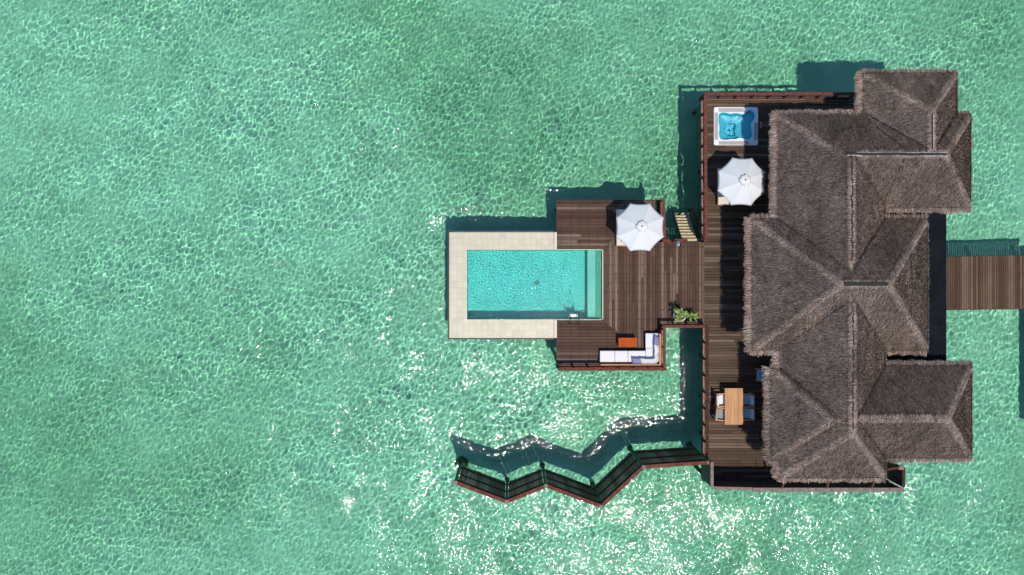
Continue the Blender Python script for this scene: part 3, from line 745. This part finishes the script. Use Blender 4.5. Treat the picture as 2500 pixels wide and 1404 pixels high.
def flat(px0, px1, py0, py1, z0, z1, mb):
    a = W(px0, py1, z1); b_ = W(px1, py0, z1); mb.box(a.x, b_.x, a.y, b_.y, z0, z1)
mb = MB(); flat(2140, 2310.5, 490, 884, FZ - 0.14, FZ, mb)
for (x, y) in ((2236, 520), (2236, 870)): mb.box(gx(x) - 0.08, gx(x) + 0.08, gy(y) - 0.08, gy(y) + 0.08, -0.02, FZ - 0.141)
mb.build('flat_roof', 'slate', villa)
def hatch(x0, y0, x1, y1):
    mb = MB(); w = 0.6
    for (a, b_, c, d) in ((x0, y0, x1, y0 + w), (x0, y1 - w, x1, y1), (x0, y0 + w, x0 + w, y1 - w), (x1 - w, y0 + w, x1, y1 - w)): flat(a, c, b_, d, FZ, FZ + 0.015, mb)
    mb.build('hatch_trim', 'slate_line', villa)
hatch(2269, 592, 2297, 634); hatch(2269, 741, 2297, 800); hatch(2266, 745, 2304, 798)
piles(villa, [(gx(x), gy(y)) for x in (2000, 2110, 2230) for y in (360, 520, 690, 860, 1000, 1090)] + [(gx(2100), gy(262)), (gx(2205), gy(262))], -0.26, 0.13)

# ------------------------------------------------------------------ railings
def railing(label, a, b, z=1.0, mat='rail', kick='rail', spacing=0.82, width=0.15, name='deck_railing', infill=True):
    """a, b photo pixels of the top rail ends; the rail stands on the deck below them"""
    p, q = W(a[0], a[1], z), W(b[0], b[1], z); ln = (q - p).length; d = (q - p).normalized()
    t = thing(name, label, 'railing', (p.x, p.y, 0), 'timber railings along the deck edges')
    mb = MB(); mb.beam(p - Vector((0, 0, 0.025)), q - Vector((0, 0, 0.025)), width, 0.05); mb.build('top_rail', mat, t)
    lo = Vector((0, 0, 1)); mb = MB(); mb.beam(p - lo * (z - 0.075), q - lo * (z - 0.075), 0.07, 0.13); mb.build('kick_rail', kick, t)
    n = max(1, round(ln / spacing))
    for i in range(n + 1):
        c = p + d * (0.05 + (ln - 0.1) * i / n); mb = MB(); mb.box(c.x - 0.045, c.x + 0.045, c.y - 0.045, c.y + 0.045, -0.30, z - 0.051); mb.build('post', 'rail_dark', t)
    return t
railing('long red brown railing beside the hot tub and parasol on the villa deck edge', (1722.5, 232), (1723.5, 590), kick='rail_pale')
railing('red brown railing between the hot tub and the open lagoon, reaching under the thatch', (1719, 229), (2092, 229))
railing('short red brown railing between the parasol on the pool deck and the stairs', (1619, 484), (1623, 582))
railing('stubby red brown railing at the head of the water stairs beside the shower', (1618, 587), (1679, 587))
railing('brown railing behind the potted plants above the enclosed square of water', (1618, 797), (1722, 797), mat='rail')
railing('brown railing behind the short arm of the white corner sofa', (1622, 802), (1622, 896), mat='rail')
railing('brown railing behind the long arm of the sofa, extending past it to the deck corner', (1363, 902), (1627, 901), mat='rail')
railing('dark brown railing beside the dining table, facing the enclosed water and zigzag screen', (1727, 795), (1727, 1126), mat='rail_dark', kick='rail_pale')

# ------------------------------------------------------------------ water stairs
st = thing('stairs', 'steep yellowish timber stairs going down from the deck into the lagoon', 'stairs', (gx(1684), gy(589), 0))
n = 10
for i in range(n):
    t = (i + 0.2) / n; y = gy(588 - 80 * t); z = -0.02 - 2.35 * t
    mb = MB(); mb.box(gx(1666), gx(1702), y - 0.08, y + 0.08, z - 0.045, z); receiver(mb.build('tread', 'stair', st))
for x in (1664.5, 1703.5):
    mb = MB(); mb.beam((gx(x), gy(588), -0.10), (gx(x), gy(500), -2.75), 0.05, 0.24); receiver(mb.build('stringer', 'pile', st))
for x, zt in ((1706, 0.95),):
    mb = MB(); mb.beam((gx(x), gy(586), zt), (gx(x), gy(503), -1.45), 0.09, 0.06); mb.build('handrail', 'rail_dark', st)
    for yy, zz in ((584, 0.9), (540, -0.42), (505, -1.4)):
        mb = MB(); mb.box(gx(x) - 0.035, gx(x) + 0.035, gy(yy) - 0.035, gy(yy) + 0.035, zz - 1.15, zz); receiver(mb.build('baluster', 'rail_dark', st))

# ------------------------------------------------------------------ shower
p = W(1633, 592, 0)
sh = thing('outdoor_shower', 'slim outdoor shower with a round chrome head over the deck beside the stairs', 'shower', (p.x, p.y, 0))
mb = MB(); pts = [(p.x, p.y, 0), (p.x, p.y, 1.95)] + [(p.x + 0.02 * k, p.y - 0.16 * math.sin(math.pi * k / 12), 1.95 + 0.14 * (1 - math.cos(math.pi * k / 12))) for k in range(1, 7)]
mb.tube(pts, 0.03, 8); mb.build('pipe', 'steel_dark', sh, smooth=True)
mb = MB(); q = pts[-1]; mb.lathe((q[0], q[1] - 0.03, q[2] - 0.06), [(0, 0.07), (0.05, 0.06), (0.12, 0.02), (0.125, 0), (0, -0.005)], 20); mb.build('shower_head', 'steel', sh, smooth=True)
mb = MB(); mb.box(p.x + 0.02, p.x + 0.16, p.y - 0.02, p.y + 0.02, 1.05, 1.09); mb.lathe((p.x, p.y, 0), [(0.09, 0), (0.09, 0.02), (0, 0.02)], 16); mb.build('tap', 'steel_dark', sh)

# ------------------------------------------------------------------ zigzag screen
top = [(1112, 1178), (1237, 1225), (1333, 1186), (1468, 1236), (1571, 1140), (1731, 1129)]
T = [W(x, y, 1.7) for x, y in top]
zs = thing('zigzag_privacy_screen', 'tall slatted timber privacy screen zigzagging out over the lagoon', 'screen', (T[0].x, T[0].y, 0))
for a, b_ in zip(T[:-1], T[1:]):
    d = (b_ - a).normalized(); ln = (b_ - a).length; nrm = Vector((-d.y, d.x, 0)); nb = round((ln - 0.2) / 0.235); w = (ln - 0.2) / nb
    mb = MB()
    for i in range(nb):
        c = a + d * (0.1 + w * (i + 0.5)); g_ = random.choice((0.002, 0.003, 0.004, 0.012))
        mb.beam(Vector((c.x, c.y, -2.5 + random.uniform(-0.03, 0.03))) + nrm * 0.02, Vector((c.x, c.y, 1.62)) + nrm * 0.02, w - g_, 0.028, up=nrm)
    pn = receiver(mb.build('panel', 'screen', zs))
    for z in (-1.7, -0.1, 1.35):
        mb = MB(); mb.beam(a + d * 0.06 + nrm * 0.065 + Vector((0, 0, z - 1.7)), b_ - d * 0.06 + nrm * 0.065 + Vector((0, 0, z - 1.7)), 0.055, 0.10); mb.build('rail', 'fascia', pn)
    mb = MB(); mb.beam(a + d * 0.05, b_ - d * 0.05, 0.17, 0.05); mb.build('top_cap', 'rail', pn)
for i, a in enumerate(T):
    mb = MB(); mb.box(a.x - 0.07, a.x + 0.07, a.y - 0.07, a.y + 0.07, BED - 0.2, 1.72); po = receiver(mb.build('post', 'algae', zs))
    mb = MB(); mb.box(a.x - 0.085, a.x + 0.085, a.y - 0.085, a.y + 0.085, 1.721, 1.76); mb.build('post_cap', 'grey_cap', po)
    mb = MB(); k_ = 1.5 if i == 0 else 0.62; mb.lathe((a.x, a.y, BED - 0.1), [(0.26 * k_, 0), (0.22 * k_, 0.3), (0.12 * k_, 0.42), (0, 0.42)], 14); receiver(mb.build('footing', 'concrete', po))

# ------------------------------------------------------------------ privacy wall round the outdoor bathroom
WZ = 1.95
pwl = thing('privacy_wall', 'tall dark timber privacy wall with grey cap enclosing the terrace under the thatch', 'wall', (*W(1738, 1190, WZ).xy, 0))
def wall_run(a, b_, zt=WZ, capmat='grey_cap', capw=0.15):
    p, q = W(a[0], a[1], zt), W(b_[0], b_[1], zt); d = (q - p).normalized(); ln = (q - p).length; n = max(2, round(ln / 0.3)); mb = MB()
    for i in range(n):
        c0 = p + d * (ln * i / n + 0.006); c1 = p + d * (ln * (i + 1) / n - 0.006)
        mb.beam(c0 - Vector((0, 0, (zt + 0.45) / 2 + 0.02)), c1 - Vector((0, 0, (zt + 0.45) / 2 + 0.02)), 0.06, zt + 0.45 - 0.04)
    mb.build('board_panel', 'wall_board', pwl); mb = MB(); mb.beam(p - Vector((0, 0, 0.02)), q - Vector((0, 0, 0.02)), capw, 0.04); mb.build('cap', capmat, pwl)
wall_run((1738.5, 1128), (1738.5, 1191)); wall_run((1742, 1191.5), (1838, 1194)); wall_run((1838, 1196), (2207, 1196), 2.0, 'grey_cap', 0.2); wall_run((2206.5, 1191), (2206.5, 1141), 2.0, 'rail_dark')
for x in (1907, 2016, 2126):
    p = W(x + 1, 1193, 1.9); q = W(x + 8, 1176, 2.6); mb = MB(); mb.beam(p, q, 0.09, 0.07); mb.build('strut', 'rail', pwl)
mb = MB(); mb.beam(W(2167, 1146, 2.2), W(2203, 1140, 2.0), 0.09, 0.07); mb.build('strut', 'rail', pwl)
mb = MB(); mb.beam(W(2192, 1142, 2.05), W(2207, 1142.5, 2.05), 0.16, 0.05); mb.build('cap', 'rail_pale', pwl)
mb = MB(); mb.tube([W(2164, 1169, 2.9), W(2203, 1190, 2.02)], 0.014, 5); mb.build('stay_wire', 'ridge_pale', pwl)
mb = MB(); mb.tube([(gx(1845), gy(1121), 0.03), (gx(1848), gy(1150), 0.03)], 0.02, 6)
tag(mb.build('garden_hose', 'cord'), 'thin black hose lying straight on the boards near the thatch eave', 'hose')

# ------------------------------------------------------------------ parasols and daybeds
def make_parasol(loc, label):
    t = thing('parasol', label, 'parasol', loc, 'white octagonal parasols')
    Rv, zr, za = 1.255, 2.22, 2.88; n = 12; m_ = 12
    mb = MB()
    for k in range(8):
        a0, a1 = R(22.5 + 45 * k), R(67.5 + 45 * k)
        p0 = Vector((math.cos(a0), math.sin(a0), 0)) * Rv; p1 = Vector((math.cos(a1), math.sin(a1), 0)) * Rv
        vs = []
        for i in range(n + 1):
            s_ = 0.06 + 0.94 * i / n
            for j in range(m_ + 1):
                u = j / m_; e = p0.lerp(p1, u); bow = 4 * u * (1 - u)
                e = e * (1 - 0.045 * bow * s_)
                z = za + (zr - za) * (s_ ** 1.08) - 0.035 * bow * s_ * (1 - 0.3 * s_)
                vs.append((t.location.x + e.x * s_, t.location.y + e.y * s_, z))
        mb.add(vs, [(i * (m_ + 1) + j, (i + 1) * (m_ + 1) + j, (i + 1) * (m_ + 1) + j + 1, i * (m_ + 1) + j + 1) for i in range(n) for j in range(m_)])
    c = mb.build('canopy', 'canvas', t, smooth=False)
    me = c.data; bm = bmesh.new(); bm.from_mesh(me); bmesh.ops.remove_doubles(bm, verts=bm.verts[:], dist=0.002); bmesh.ops.recalc_face_normals(bm, faces=bm.faces[:])
    for f in bm.faces: f.smooth = True
    for e in bm.edges:
        x, y = (e.verts[0].co + e.verts[1].co).xy / 2; an = math.degrees(math.atan2(y, x)) % 45
        if abs(an - 22.5) < 0.8: e.smooth = False
    bm.to_mesh(me); bm.free()
    sol = c.modifiers.new('thickness', 'SOLIDIFY'); sol.thickness = 0.004
    mb = MB(); vs = []; nn = 40      # vent cap with crumpled edge
    r_ = random.Random(5)
    cr = [1 + r_.uniform(-0.16, 0.16) for _ in range(nn)]; cz = [r_.uniform(-0.05, 0.03) for _ in range(nn)]
    for (rr, zz, kk) in ((0.035, 0.10, 0), (0.14, 0.055, 0.35), (0.22, 0.03, 0.8), (0.26, 0.01, 1.0)):
        for k in range(nn):
            a = 2 * math.pi * k / nn; q = 1 + (cr[k] - 1) * kk
            vs.append((t.location.x + rr * q * math.cos(a), t.location.y + rr * q * math.sin(a), za + zz - 0.03 + cz[k] * kk))
    mb.add(vs, [(i * nn + k, (i + 1) * nn + k, (i + 1) * nn + (k + 1) % nn, i * nn + (k + 1) % nn) for i in range(3) for k in range(nn)])
    v = mb.build('vent_cap', 'canvas', t, smooth=True); sol = v.modifiers.new('thickness', 'SOLIDIFY'); sol.thickness = 0.004
    x, y = t.location.x, t.location.y
    mb = MB(); mb.lathe((x, y, za), [(0, 0.16), (0.025, 0.15), (0.04, 0.12), (0.03, 0.08), (0.045, 0.06), (0.045, 0.0)], 14); mb.build('finial', 'teak', t, smooth=True)
    mb = MB(); mb.tube([(x, y, 0.06), (x, y, za)], 0.026, 12); mb.build('pole', 'teak', t, smooth=True)
    mb = MB(); mb.lathe((x, y, 0), [(0.3, 0.0), (0.3, 0.05), (0.1, 0.08), (0.05, 0.3), (0.0, 0.3)], 24); mb.build('base', 'steel_dark', t)
    mb = MB(); mb.lathe((x, y, 1.75), [(0.026, -0.05), (0.05, -0.05), (0.05, 0.05), (0.026, 0.05)], 14); mb.build('hub', 'teak', t)
    for k in range(8):
        a = R(22.5 + 45 * k); d = Vector((math.cos(a), math.sin(a), 0))
        mb = MB(); mb.beam(Vector((x, y, za - 0.03)) + d * 0.06, Vector((x, y, zr - 0.022)) + d * (Rv * 0.99), 0.02, 0.03); rb = mb.build('rib', 'teak', t)
        mb = MB(); mb.beam(Vector((x, y, 1.75)) + d * 0.05, Vector((x, y, (za + zr) / 2 - 0.06)) + d * Rv * 0.5, 0.016, 0.02); mb.build('strut', 'teak', rb)
    return t
par = make_parasol((gx(1547), gy(562), 0), 'white octagonal parasol over the daybed on the pool deck')
dup(par, (gx(1783), gy(456), 0), R(-1.5), 'white octagonal parasol between the hot tub and the thatched roof')

def make_daybed(loc, label):
    t = thing('daybed', label, 'daybed', loc, 'cream daybeds under the parasols'); x, y = loc[0], loc[1]; hx, hy = 0.92, 0.93
    mb = MB()
    mb.box(x - hx, x + hx, y - hy, y - hy + 0.06, 0.2, 0.32); mb.box(x - hx, x + hx, y + hy - 0.06, y + hy, 0.2, 0.32)
    mb.box(x - hx, x - hx + 0.06, y - hy + 0.061, y + hy - 0.061, 0.2, 0.32); mb.box(x + hx - 0.06, x + hx, y - hy + 0.061, y + hy - 0.061, 0.2, 0.32)
    for k in range(9): mb.box(x - hx + 0.061, x + hx - 0.061, y - hy + 0.1 + k * 0.2, y - hy + 0.19 + k * 0.2, 0.26, 0.3)
    mb.build('frame', 'teak', t)
    for sx in (-1, 1):
        for sy in (-1, 1): mb = MB(); mb.box(x + sx * (hx - 0.05) - 0.04, x + sx * (hx - 0.05) + 0.04, y + sy * (hy - 0.05) - 0.04, y + sy * (hy - 0.05) + 0.04, 0, 0.199); mb.build('leg', 'teak', t)
    for k in (0, 1):
        x0 = x - hx + 0.01 + k * hx; mb = MB(); mb.rbox(x0, x0 + hx - 0.02, y - hy + 0.04, y + hy - 0.01, 0.322, 0.45, 0.035, 0.012); mt = mb.build('mattress', 'cream', t, smooth=True)
        mb = MB(); mb.rbox(x0 + 0.12, x0 + hx - 0.16, y + hy - 0.45, y + hy - 0.06, 0.463, 0.56, 0.04, 0.02); mb.build('pillow', 'cushion', t, smooth=True)
    return t
c = W(1505, 601, 0.45); bed = make_daybed((c.x + 0.92, c.y + 0.93, 0), 'cream daybed with teak frame under the pool deck parasol')
c = W(1753, 501, 0.45); dup(bed, (c.x + 0.92, c.y + 0.93, 0), 0, 'cream daybed under the parasol beside the hot tub')

# ------------------------------------------------------------------ corner sofa
def Z3(x, y): return (1330 + x / 5.556, 720 + y / 5.556)
SZ = 0.43
sofa = thing('corner_sofa', 'white L shaped outdoor corner sofa with teak back rail', 'sofa', (*W(1540, 870, 0).xy, 0))
def cush(x0, x1, y0, y1, name='seat_cushion', mat='cushion', z=SZ, th=0.16):
    a = W(*Z3(x0, y1), z); b_ = W(*Z3(x1, y0), z); mb = MB(); mb.rbox(a.x + 0.006, b_.x - 0.006, a.y + 0.006, b_.y - 0.006, z - th, z, 0.03, 0.008); return mb.build(name, mat, sofa, smooth=True)
for r_ in ((748, 951, 757, 912), (951, 1130, 757, 912), (1130, 1368, 757, 912), (1368, 1550, 722, 912), (1366, 1550, 519, 722)): cush(*r_)
mb = MB(); a = W(*Z3(752, 935), 0.27); b_ = W(*Z3(1560, 760), 0.27); mb.box(a.x, b_.x, a.y, b_.y, 0.14, 0.262)
c = W(*Z3(1372, 760), 0.27); d = W(*Z3(1560, 524), 0.27); mb.box(c.x, d.x, b_.y + 0.002, d.y, 0.14, 0.262); mb.build('base_frame', 'teak', sofa)
RZ = 0.72
def bar(x0, x1, y0, y1, z0, z1, name, mat='teak'):
    p = W(*Z3(x0, y1), z1); q = W(*Z3(x1, y0), z1); mb = MB(); mb.box(p.x, q.x, p.y, q.y, z0, z1); return mb.build(name, mat, sofa)
bar(760, 1582, 942, 969, RZ - 0.05, RZ, 'back_rail'); bar(1555, 1582, 527, 941, RZ - 0.05, RZ, 'back_rail')
for (x, y) in ((765, 955), (1030, 955), (1300, 955), (1568, 955), (1568, 740), (1568, 535)):
    p = W(*Z3(x, y), RZ); mb = MB(); mb.box(p.x - 0.035, p.x + 0.035, p.y - 0.035, p.y + 0.035, 0, RZ - 0.051); mb.build('leg', 'teak', sofa)
for (x, y) in ((765, 772), (1380, 740), (1380, 535)):
    p = W(*Z3(x, y), 0.14); mb = MB(); mb.box(p.x - 0.035, p.x + 0.035, p.y - 0.035, p.y + 0.035, 0, 0.139); mb.build('leg', 'teak', sofa)
def make_pillow(w=0.44, h=0.42, t=0.15):
    vs, fs = [], []; n = 14
    for sgn in (1, -1):
        b0 = len(vs)
        for i in range(n + 1):
            for j in range(n + 1):
                u, v = 2 * i / n - 1, 2 * j / n - 1
                e = max(0.0, (1 - u ** 2) * (1 - v ** 2)) ** 0.42
                pinch = 1 - 0.10 * (1 - v * v) * abs(u) ** 3 ; pinch2 = 1 - 0.10 * (1 - u * u) * abs(v) ** 3
                vs.append((u * w / 2 * pinch, sgn * t / 2 * e, v * h / 2 * pinch2))
        for i in range(n):
            for j in range(n):
                q = (b0 + i * (n + 1) + j, b0 + (i + 1) * (n + 1) + j, b0 + (i + 1) * (n + 1) + j + 1, b0 + i * (n + 1) + j + 1); fs.append(q if sgn < 0 else q[::-1])
    return vs, fs
vs, fs = make_pillow(0.52, 0.48, 0.17)
specs = [(1250, 905, 'y', 'lilac', 'lilac scatter cushion on the long arm of the white corner sofa'), (1358, 905, 'y', 'grey_cushion', 'pale grey cushion on the sofa beside the lilac one on the long arm'),
         (1462, 905, 'y', 'grey_cushion', 'pale grey cushion nearest the corner on the long arm of the sofa'), (1525, 625, 'x', 'lilac', 'lilac scatter cushion at the open end of the short sofa arm'),
         (1525, 738, 'x', 'cushion', 'white cushion between the lilac one and the grey one on the short sofa arm'), (1525, 845, 'x', 'grey_cushion', 'pale grey cushion nearest the corner on the short sofa arm')]
for (x, y, ax, mt, lab) in specs:
    p = W(*Z3(x, y), 0.62); mb = MB(); mb.add(vs, fs)
    tilt = Matrix.Rotation(R(-46 + random.uniform(-6, 6)), 4, 'X'); rz = Matrix.Rotation(R(random.uniform(-7, 7)) + (R(90) if ax == 'x' else 0), 4, 'Z')
    if ax == 'x': rz = Matrix.Rotation(R(random.uniform(-6, 6) + 90), 4, 'Z')
    rot = rz @ tilt; lowest = min((rot @ Vector(q)).z for q in vs)
    mb.xform(Matrix.Translation((p.x, p.y, SZ + 0.012 - lowest)) @ rot)
    cx = Vector((p.x, p.y, SZ)); o = MB(); o.add([(q[0] - cx.x, q[1] - cx.y, q[2] - cx.z) for q in mb.v], mb.f)
    ob = o.build('scatter_cushion', mt, None, smooth=True); ob.location = cx; tag(ob, lab, 'cushion', 'scatter cushions on the sofa')

# coffee table
a = W(*Z3(1000, 706), 0.6); b_ = W(*Z3(1252, 583), 0.6)
ct = thing('coffee_table', 'small red orange wooden table on the deck in front of the sofa', 'table', ((a.x + b_.x) / 2, (a.y + b_.y) / 2, 0))
mb = MB()
for k in range(5):
    w = (b_.y - a.y) / 5; mb.box(a.x, b_.x, a.y + k * w + 0.003, a.y + (k + 1) * w - 0.003, 0.565, 0.6)
mb.build('top', 'red_teak', ct)
mb = MB(); mb.box(a.x + 0.05, b_.x - 0.05, a.y + 0.05, b_.y - 0.05, 0.48, 0.563); mb.build('apron', 'red_teak', ct)
for x in (a.x + 0.05, b_.x - 0.05):
    for y in (a.y + 0.05, b_.y - 0.05): mb = MB(); mb.box(x - 0.03, x + 0.03, y - 0.03, y + 0.03, 0, 0.479); mb.build('leg', 'red_teak', ct)

# ------------------------------------------------------------------ dining set
a = W(1769.5, 1037, 0.75); b_ = W(1814, 948, 0.75)
M['table_board'] = plank_mat('honey_table_boards', [(0.38, 0.17, 0.06), (0.42, 0.19, 0.07), (0.46, 0.215, 0.08), (0.50, 0.245, 0.085)], 'y', nails=False, rough=0.5, stain=0.1)
dt = thing('dining_table', 'honey coloured rectangular wooden dining table on the villa deck', 'table', ((a.x + b_.x) / 2, (a.y + b_.y) / 2, 0))
mb = MB(); w = (b_.x - a.x) / 6
for k in range(6): mb.box(a.x + k * w + 0.002, a.x + (k + 1) * w - 0.002, a.y, b_.y, 0.71, 0.75)
mb.build('top', 'table_board', dt)
mb = MB(); mb.box(a.x + 0.07, b_.x - 0.07, a.y + 0.07, b_.y - 0.07, 0.63, 0.708); mb.build('apron', 'teak', dt)
for x in (a.x + 0.07, b_.x - 0.07):
    for y in (a.y + 0.07, b_.y - 0.07): mb = MB(); mb.box(x - 0.04, x + 0.04, y - 0.04, y + 0.04, 0, 0.629); mb.build('leg', 'teak', dt)
def make_chair(loc, rz, label, mat):
    t = thing('dining_chair', label, 'chair', (0, 0, 0), 'cushioned armchairs round the dining table')      # faces +x
    hw = 0.31
    mb = MB(); mb.box(-0.28, 0.28, -hw + 0.05, hw - 0.05, 0.36, 0.40); mb.build('seat', 'teak', t)
    mb = MB(); mb.rbox(-0.24, 0.28, -hw + 0.06, hw - 0.06, 0.402, 0.48, 0.03, 0.01); mb.build('seat_cushion', mat, t, smooth=True)
    for sy in (-1, 1):
        mb = MB(); mb.box(0.22, 0.27, sy * hw - 0.025, sy * hw + 0.025, 0, 0.63); mb.build('leg', 'teak', t)
        mb = MB(); mb.beam((-0.25, sy * hw, 0.0), (-0.30, sy * hw, 0.84), 0.05, 0.05); mb.build('leg', 'teak', t)
        mb = MB(); mb.box(-0.28, 0.29, sy * hw - 0.03, sy * hw + 0.03, 0.632, 0.662); mb.build('armrest', 'teak', t)
    mb = MB(); mb.beam((-0.30, -hw - 0.02, 0.855), (-0.30, hw + 0.02, 0.855), 0.05, 0.03); mb.beam((-0.28, -hw + 0.03, 0.5), (-0.28, hw - 0.03, 0.5), 0.03, 0.05); mb.build('backrest', 'teak', t)
    mb = MB(); mb.rbox(-0.06, 0.06, -hw + 0.06, hw - 0.06, 0, 0.40, 0.04); mb.xform(Matrix.Translation((-0.19, 0, 0.485)) @ Matrix.Rotation(R(-14), 4, 'Y')); mb.build('back_cushion', mat, t, smooth=True)
    t.location = loc; t.rotation_euler = (0, 0, rz); return t
ch = make_chair((W(1757, 978, 0.5).x + 0.1, gy(973), 0), R(2), 'armchair with a sunlit white cushion between dining table and railing', 'cushion')
M['chair_shade'] = simple('shade_grey_cushion', (0.26, 0.28, 0.27), 0.9, 0.12, 20, spec=0.2)  # white cushion with its grey shade painted into the base colour
make_chair((W(1757, 1011, 0.5).x + 0.06, gy(1007), 0), R(-6), 'slightly turned armchair with cushions coloured shade grey between dining table and railing', 'chair_shade')
r3 = make_chair((W(1822, 978, 0.5).x, gy(973), 0), R(180), 'shade tinted blue grey armchair near the thatch, on the side towards the lounge chair', 'shade_blue')
dup(r3, (W(1822, 1011, 0.5).x, gy(1006), 0), R(180), 'shade tinted blue grey armchair near the thatch, on the side towards the privacy wall')

# lounge chair half hidden under the eave
lc = thing('lounge_chair', 'blue cushioned lounge chair mostly hidden under the thatch eave', 'lounge chair', (gx(1860), gy(914), 0))
x, y = lc.location.x, lc.location.y
mb = MB(); mb.rbox(x - 0.34, x + 0.36, y - 0.28, y + 0.28, 0.36, 0.5, 0.04, 0.01); mb.build('seat_cushion', 'blue', lc, smooth=True)
mb = MB(); mb.box(x - 0.36, x + 0.4, y - 0.34, y + 0.34, 0.26, 0.358); mb.build('frame', 'teak', lc)
mb = MB(); mb.rbox(x + 0.28, x + 0.42, y - 0.28, y + 0.28, 0.52, 0.92, 0.04); mb.build('backrest', 'blue', lc, smooth=True)
for sx in (-0.32, 0.36):
    for sy in (-0.3, 0.3): mb = MB(); mb.box(x + sx - 0.03, x + sx + 0.03, y + sy - 0.03, y + sy + 0.03, 0, 0.259); mb.build('leg', 'teak', lc)

# ------------------------------------------------------------------ potted plants
def plant(loc, label, pr, ph, n, L, ztop, seed, potmat):
    r_ = random.Random(seed); t = thing('potted_plant', label, 'plant', loc, 'potted plants on the pool deck'); x, y = loc[0], loc[1]
    mb = MB(); mb.lathe((x, y, 0), [(0, 0), (pr * 0.7, 0), (pr * 0.95, ph * 0.6), (pr, ph), (pr * 0.84, ph), (pr * 0.82, ph - 0.06)], 28); mb.build('pot', potmat, t, smooth=True)
    mb = MB(); mb.lathe((x, y, ph - 0.06), [(pr * 0.82, 0), (pr * 0.4, 0.02), (0, 0.025)], 20); mb.build('soil', 'soil', t)
    mb = MB(); tops = []
    for k in range(3):
        a = r_.uniform(0, 6.28); q = Vector((x + pr * 0.5 * math.cos(a), y + pr * 0.5 * math.sin(a), ztop + r_.uniform(-0.25, 0.1))); tops.append(q)
        mb.tube([(x + 0.05 * math.cos(a), y + 0.05 * math.sin(a), ph - 0.06), ((x + q.x) / 2, (y + q.y) / 2, (ph + q.z) / 2 + 0.05), q], 0.028, 7, 0.015)
    mb.build('stem', 'pile', t, smooth=True)
    mb = MB()
    for k in range(n):
        c = r_.choice(tops); a = r_.uniform(0, 6.28); l = L * r_.uniform(0.6, 1.05); el = r_.uniform(0.15, 1.1); w = l * 0.115; seg = 7; vs = []
        d = Vector((math.cos(a), math.sin(a), 0)); sd = Vector((-math.sin(a), math.cos(a), 0))
        for i in range(seg + 1):
            u = i / seg; out = l * u * math.cos(el * (1 - 0.3 * u)); up = l * u * math.sin(el) - 0.75 * l * u * u * (0.55 + 0.3 * math.cos(el))
            p = c + d * out + Vector((0, 0, up)); ww = w * math.sin(math.pi * min(1, 0.12 + 0.88 * u)) ** 0.8 + 0.002
            vs += [p - sd * ww + Vector((0, 0, 0.25 * ww)), p, p + sd * ww + Vector((0, 0, 0.25 * ww))]
        mb.add(vs, [(i * 3 + j, i * 3 + j + 1, (i + 1) * 3 + j + 1, (i + 1) * 3 + j) for i in range(seg) for j in (0, 1)])
    mb.build('leaves', 'leaf', t, smooth=True)
p = W(1660, 771, 0.5); plant((p.x, p.y, 0), 'spiky green plant in a round white pot by the deck railing', 0.31, 0.5, 46, 0.40, 1.0, 3, 'pot')
p = W(1686, 775, 0.3); plant((p.x, p.y, 0), 'smaller spiky green plant in a dark pot beside the white pot', 0.17, 0.35, 28, 0.34, 0.75, 9, 'soil')

# small deck lamps
for (x, y, lab) in ((1367, 497, 'small brass lamp on the open deck corner across the pool from the sofa'), (1368, 889, 'small brass lamp on the deck corner beyond the end of the sofa')):
    mb = MB(); mb.lathe((0, 0, 0), [(0.075, 0), (0.075, 0.04), (0.05, 0.05), (0.045, 0.16), (0.02, 0.18), (0, 0.18)], 14); o = mb.build('deck_lamp', 'lamp'); o.location = (gx(x), gy(y), 0.0); tag(o, lab, 'lamp', 'brass lamps on the pool deck corners')

# ------------------------------------------------------------------ light, sky, camera
SUN = Vector((0.125, -0.315, 1.0)).normalized()
w = bpy.data.worlds.new('World'); sc.world = w; w.use_nodes = True; nt = w.node_tree; bg = nt.nodes['Background']
sky = nt.nodes.new('ShaderNodeTexSky'); sky.sky_type = 'NISHITA'; sky.sun_disc = False
sky.sun_elevation = math.asin(SUN.z); sky.sun_rotation = math.atan2(SUN.x, SUN.y)
nt.links.new(sky.outputs[0], bg.inputs[0]); sky.ozone_density = 4.0; sky.dust_density = 0.3; bg.inputs[1].default_value = 0.15
l = bpy.data.lights.new('sun', 'SUN'); l.energy = 3.7; l.angle = R(0.53); l.color = (1.0, 0.952, 0.87); l.cycles.is_caustics_light = True
lo = bpy.data.objects.new('sun', l); COL.objects.link(lo); lo.rotation_euler = SUN.to_track_quat('Z', 'Y').to_euler(); lo.location = SUN * 60
c = bpy.data.cameras.new('camera'); co = bpy.data.objects.new('camera', c); COL.objects.link(co); sc.camera = co
co.location = (0, 0, H); c.sensor_width = 36; c.lens = 36 * H * S / 2500; c.clip_end = 3000
vs_ = sc.view_settings; vs_.view_transform = 'Standard'; vs_.look = 'None'; vs_.gamma = 1; vs_.exposure = 0
cy = sc.cycles; cy.max_bounces = 8; cy.diffuse_bounces = 3; cy.glossy_bounces = 3; cy.transmission_bounces = 6; cy.transparent_max_bounces = 6
cy.caustics_refractive = True; cy.caustics_reflective = False; cy.blur_glossy = 0.0; cy.use_denoising = True; cy.sample_clamp_indirect = 6.0
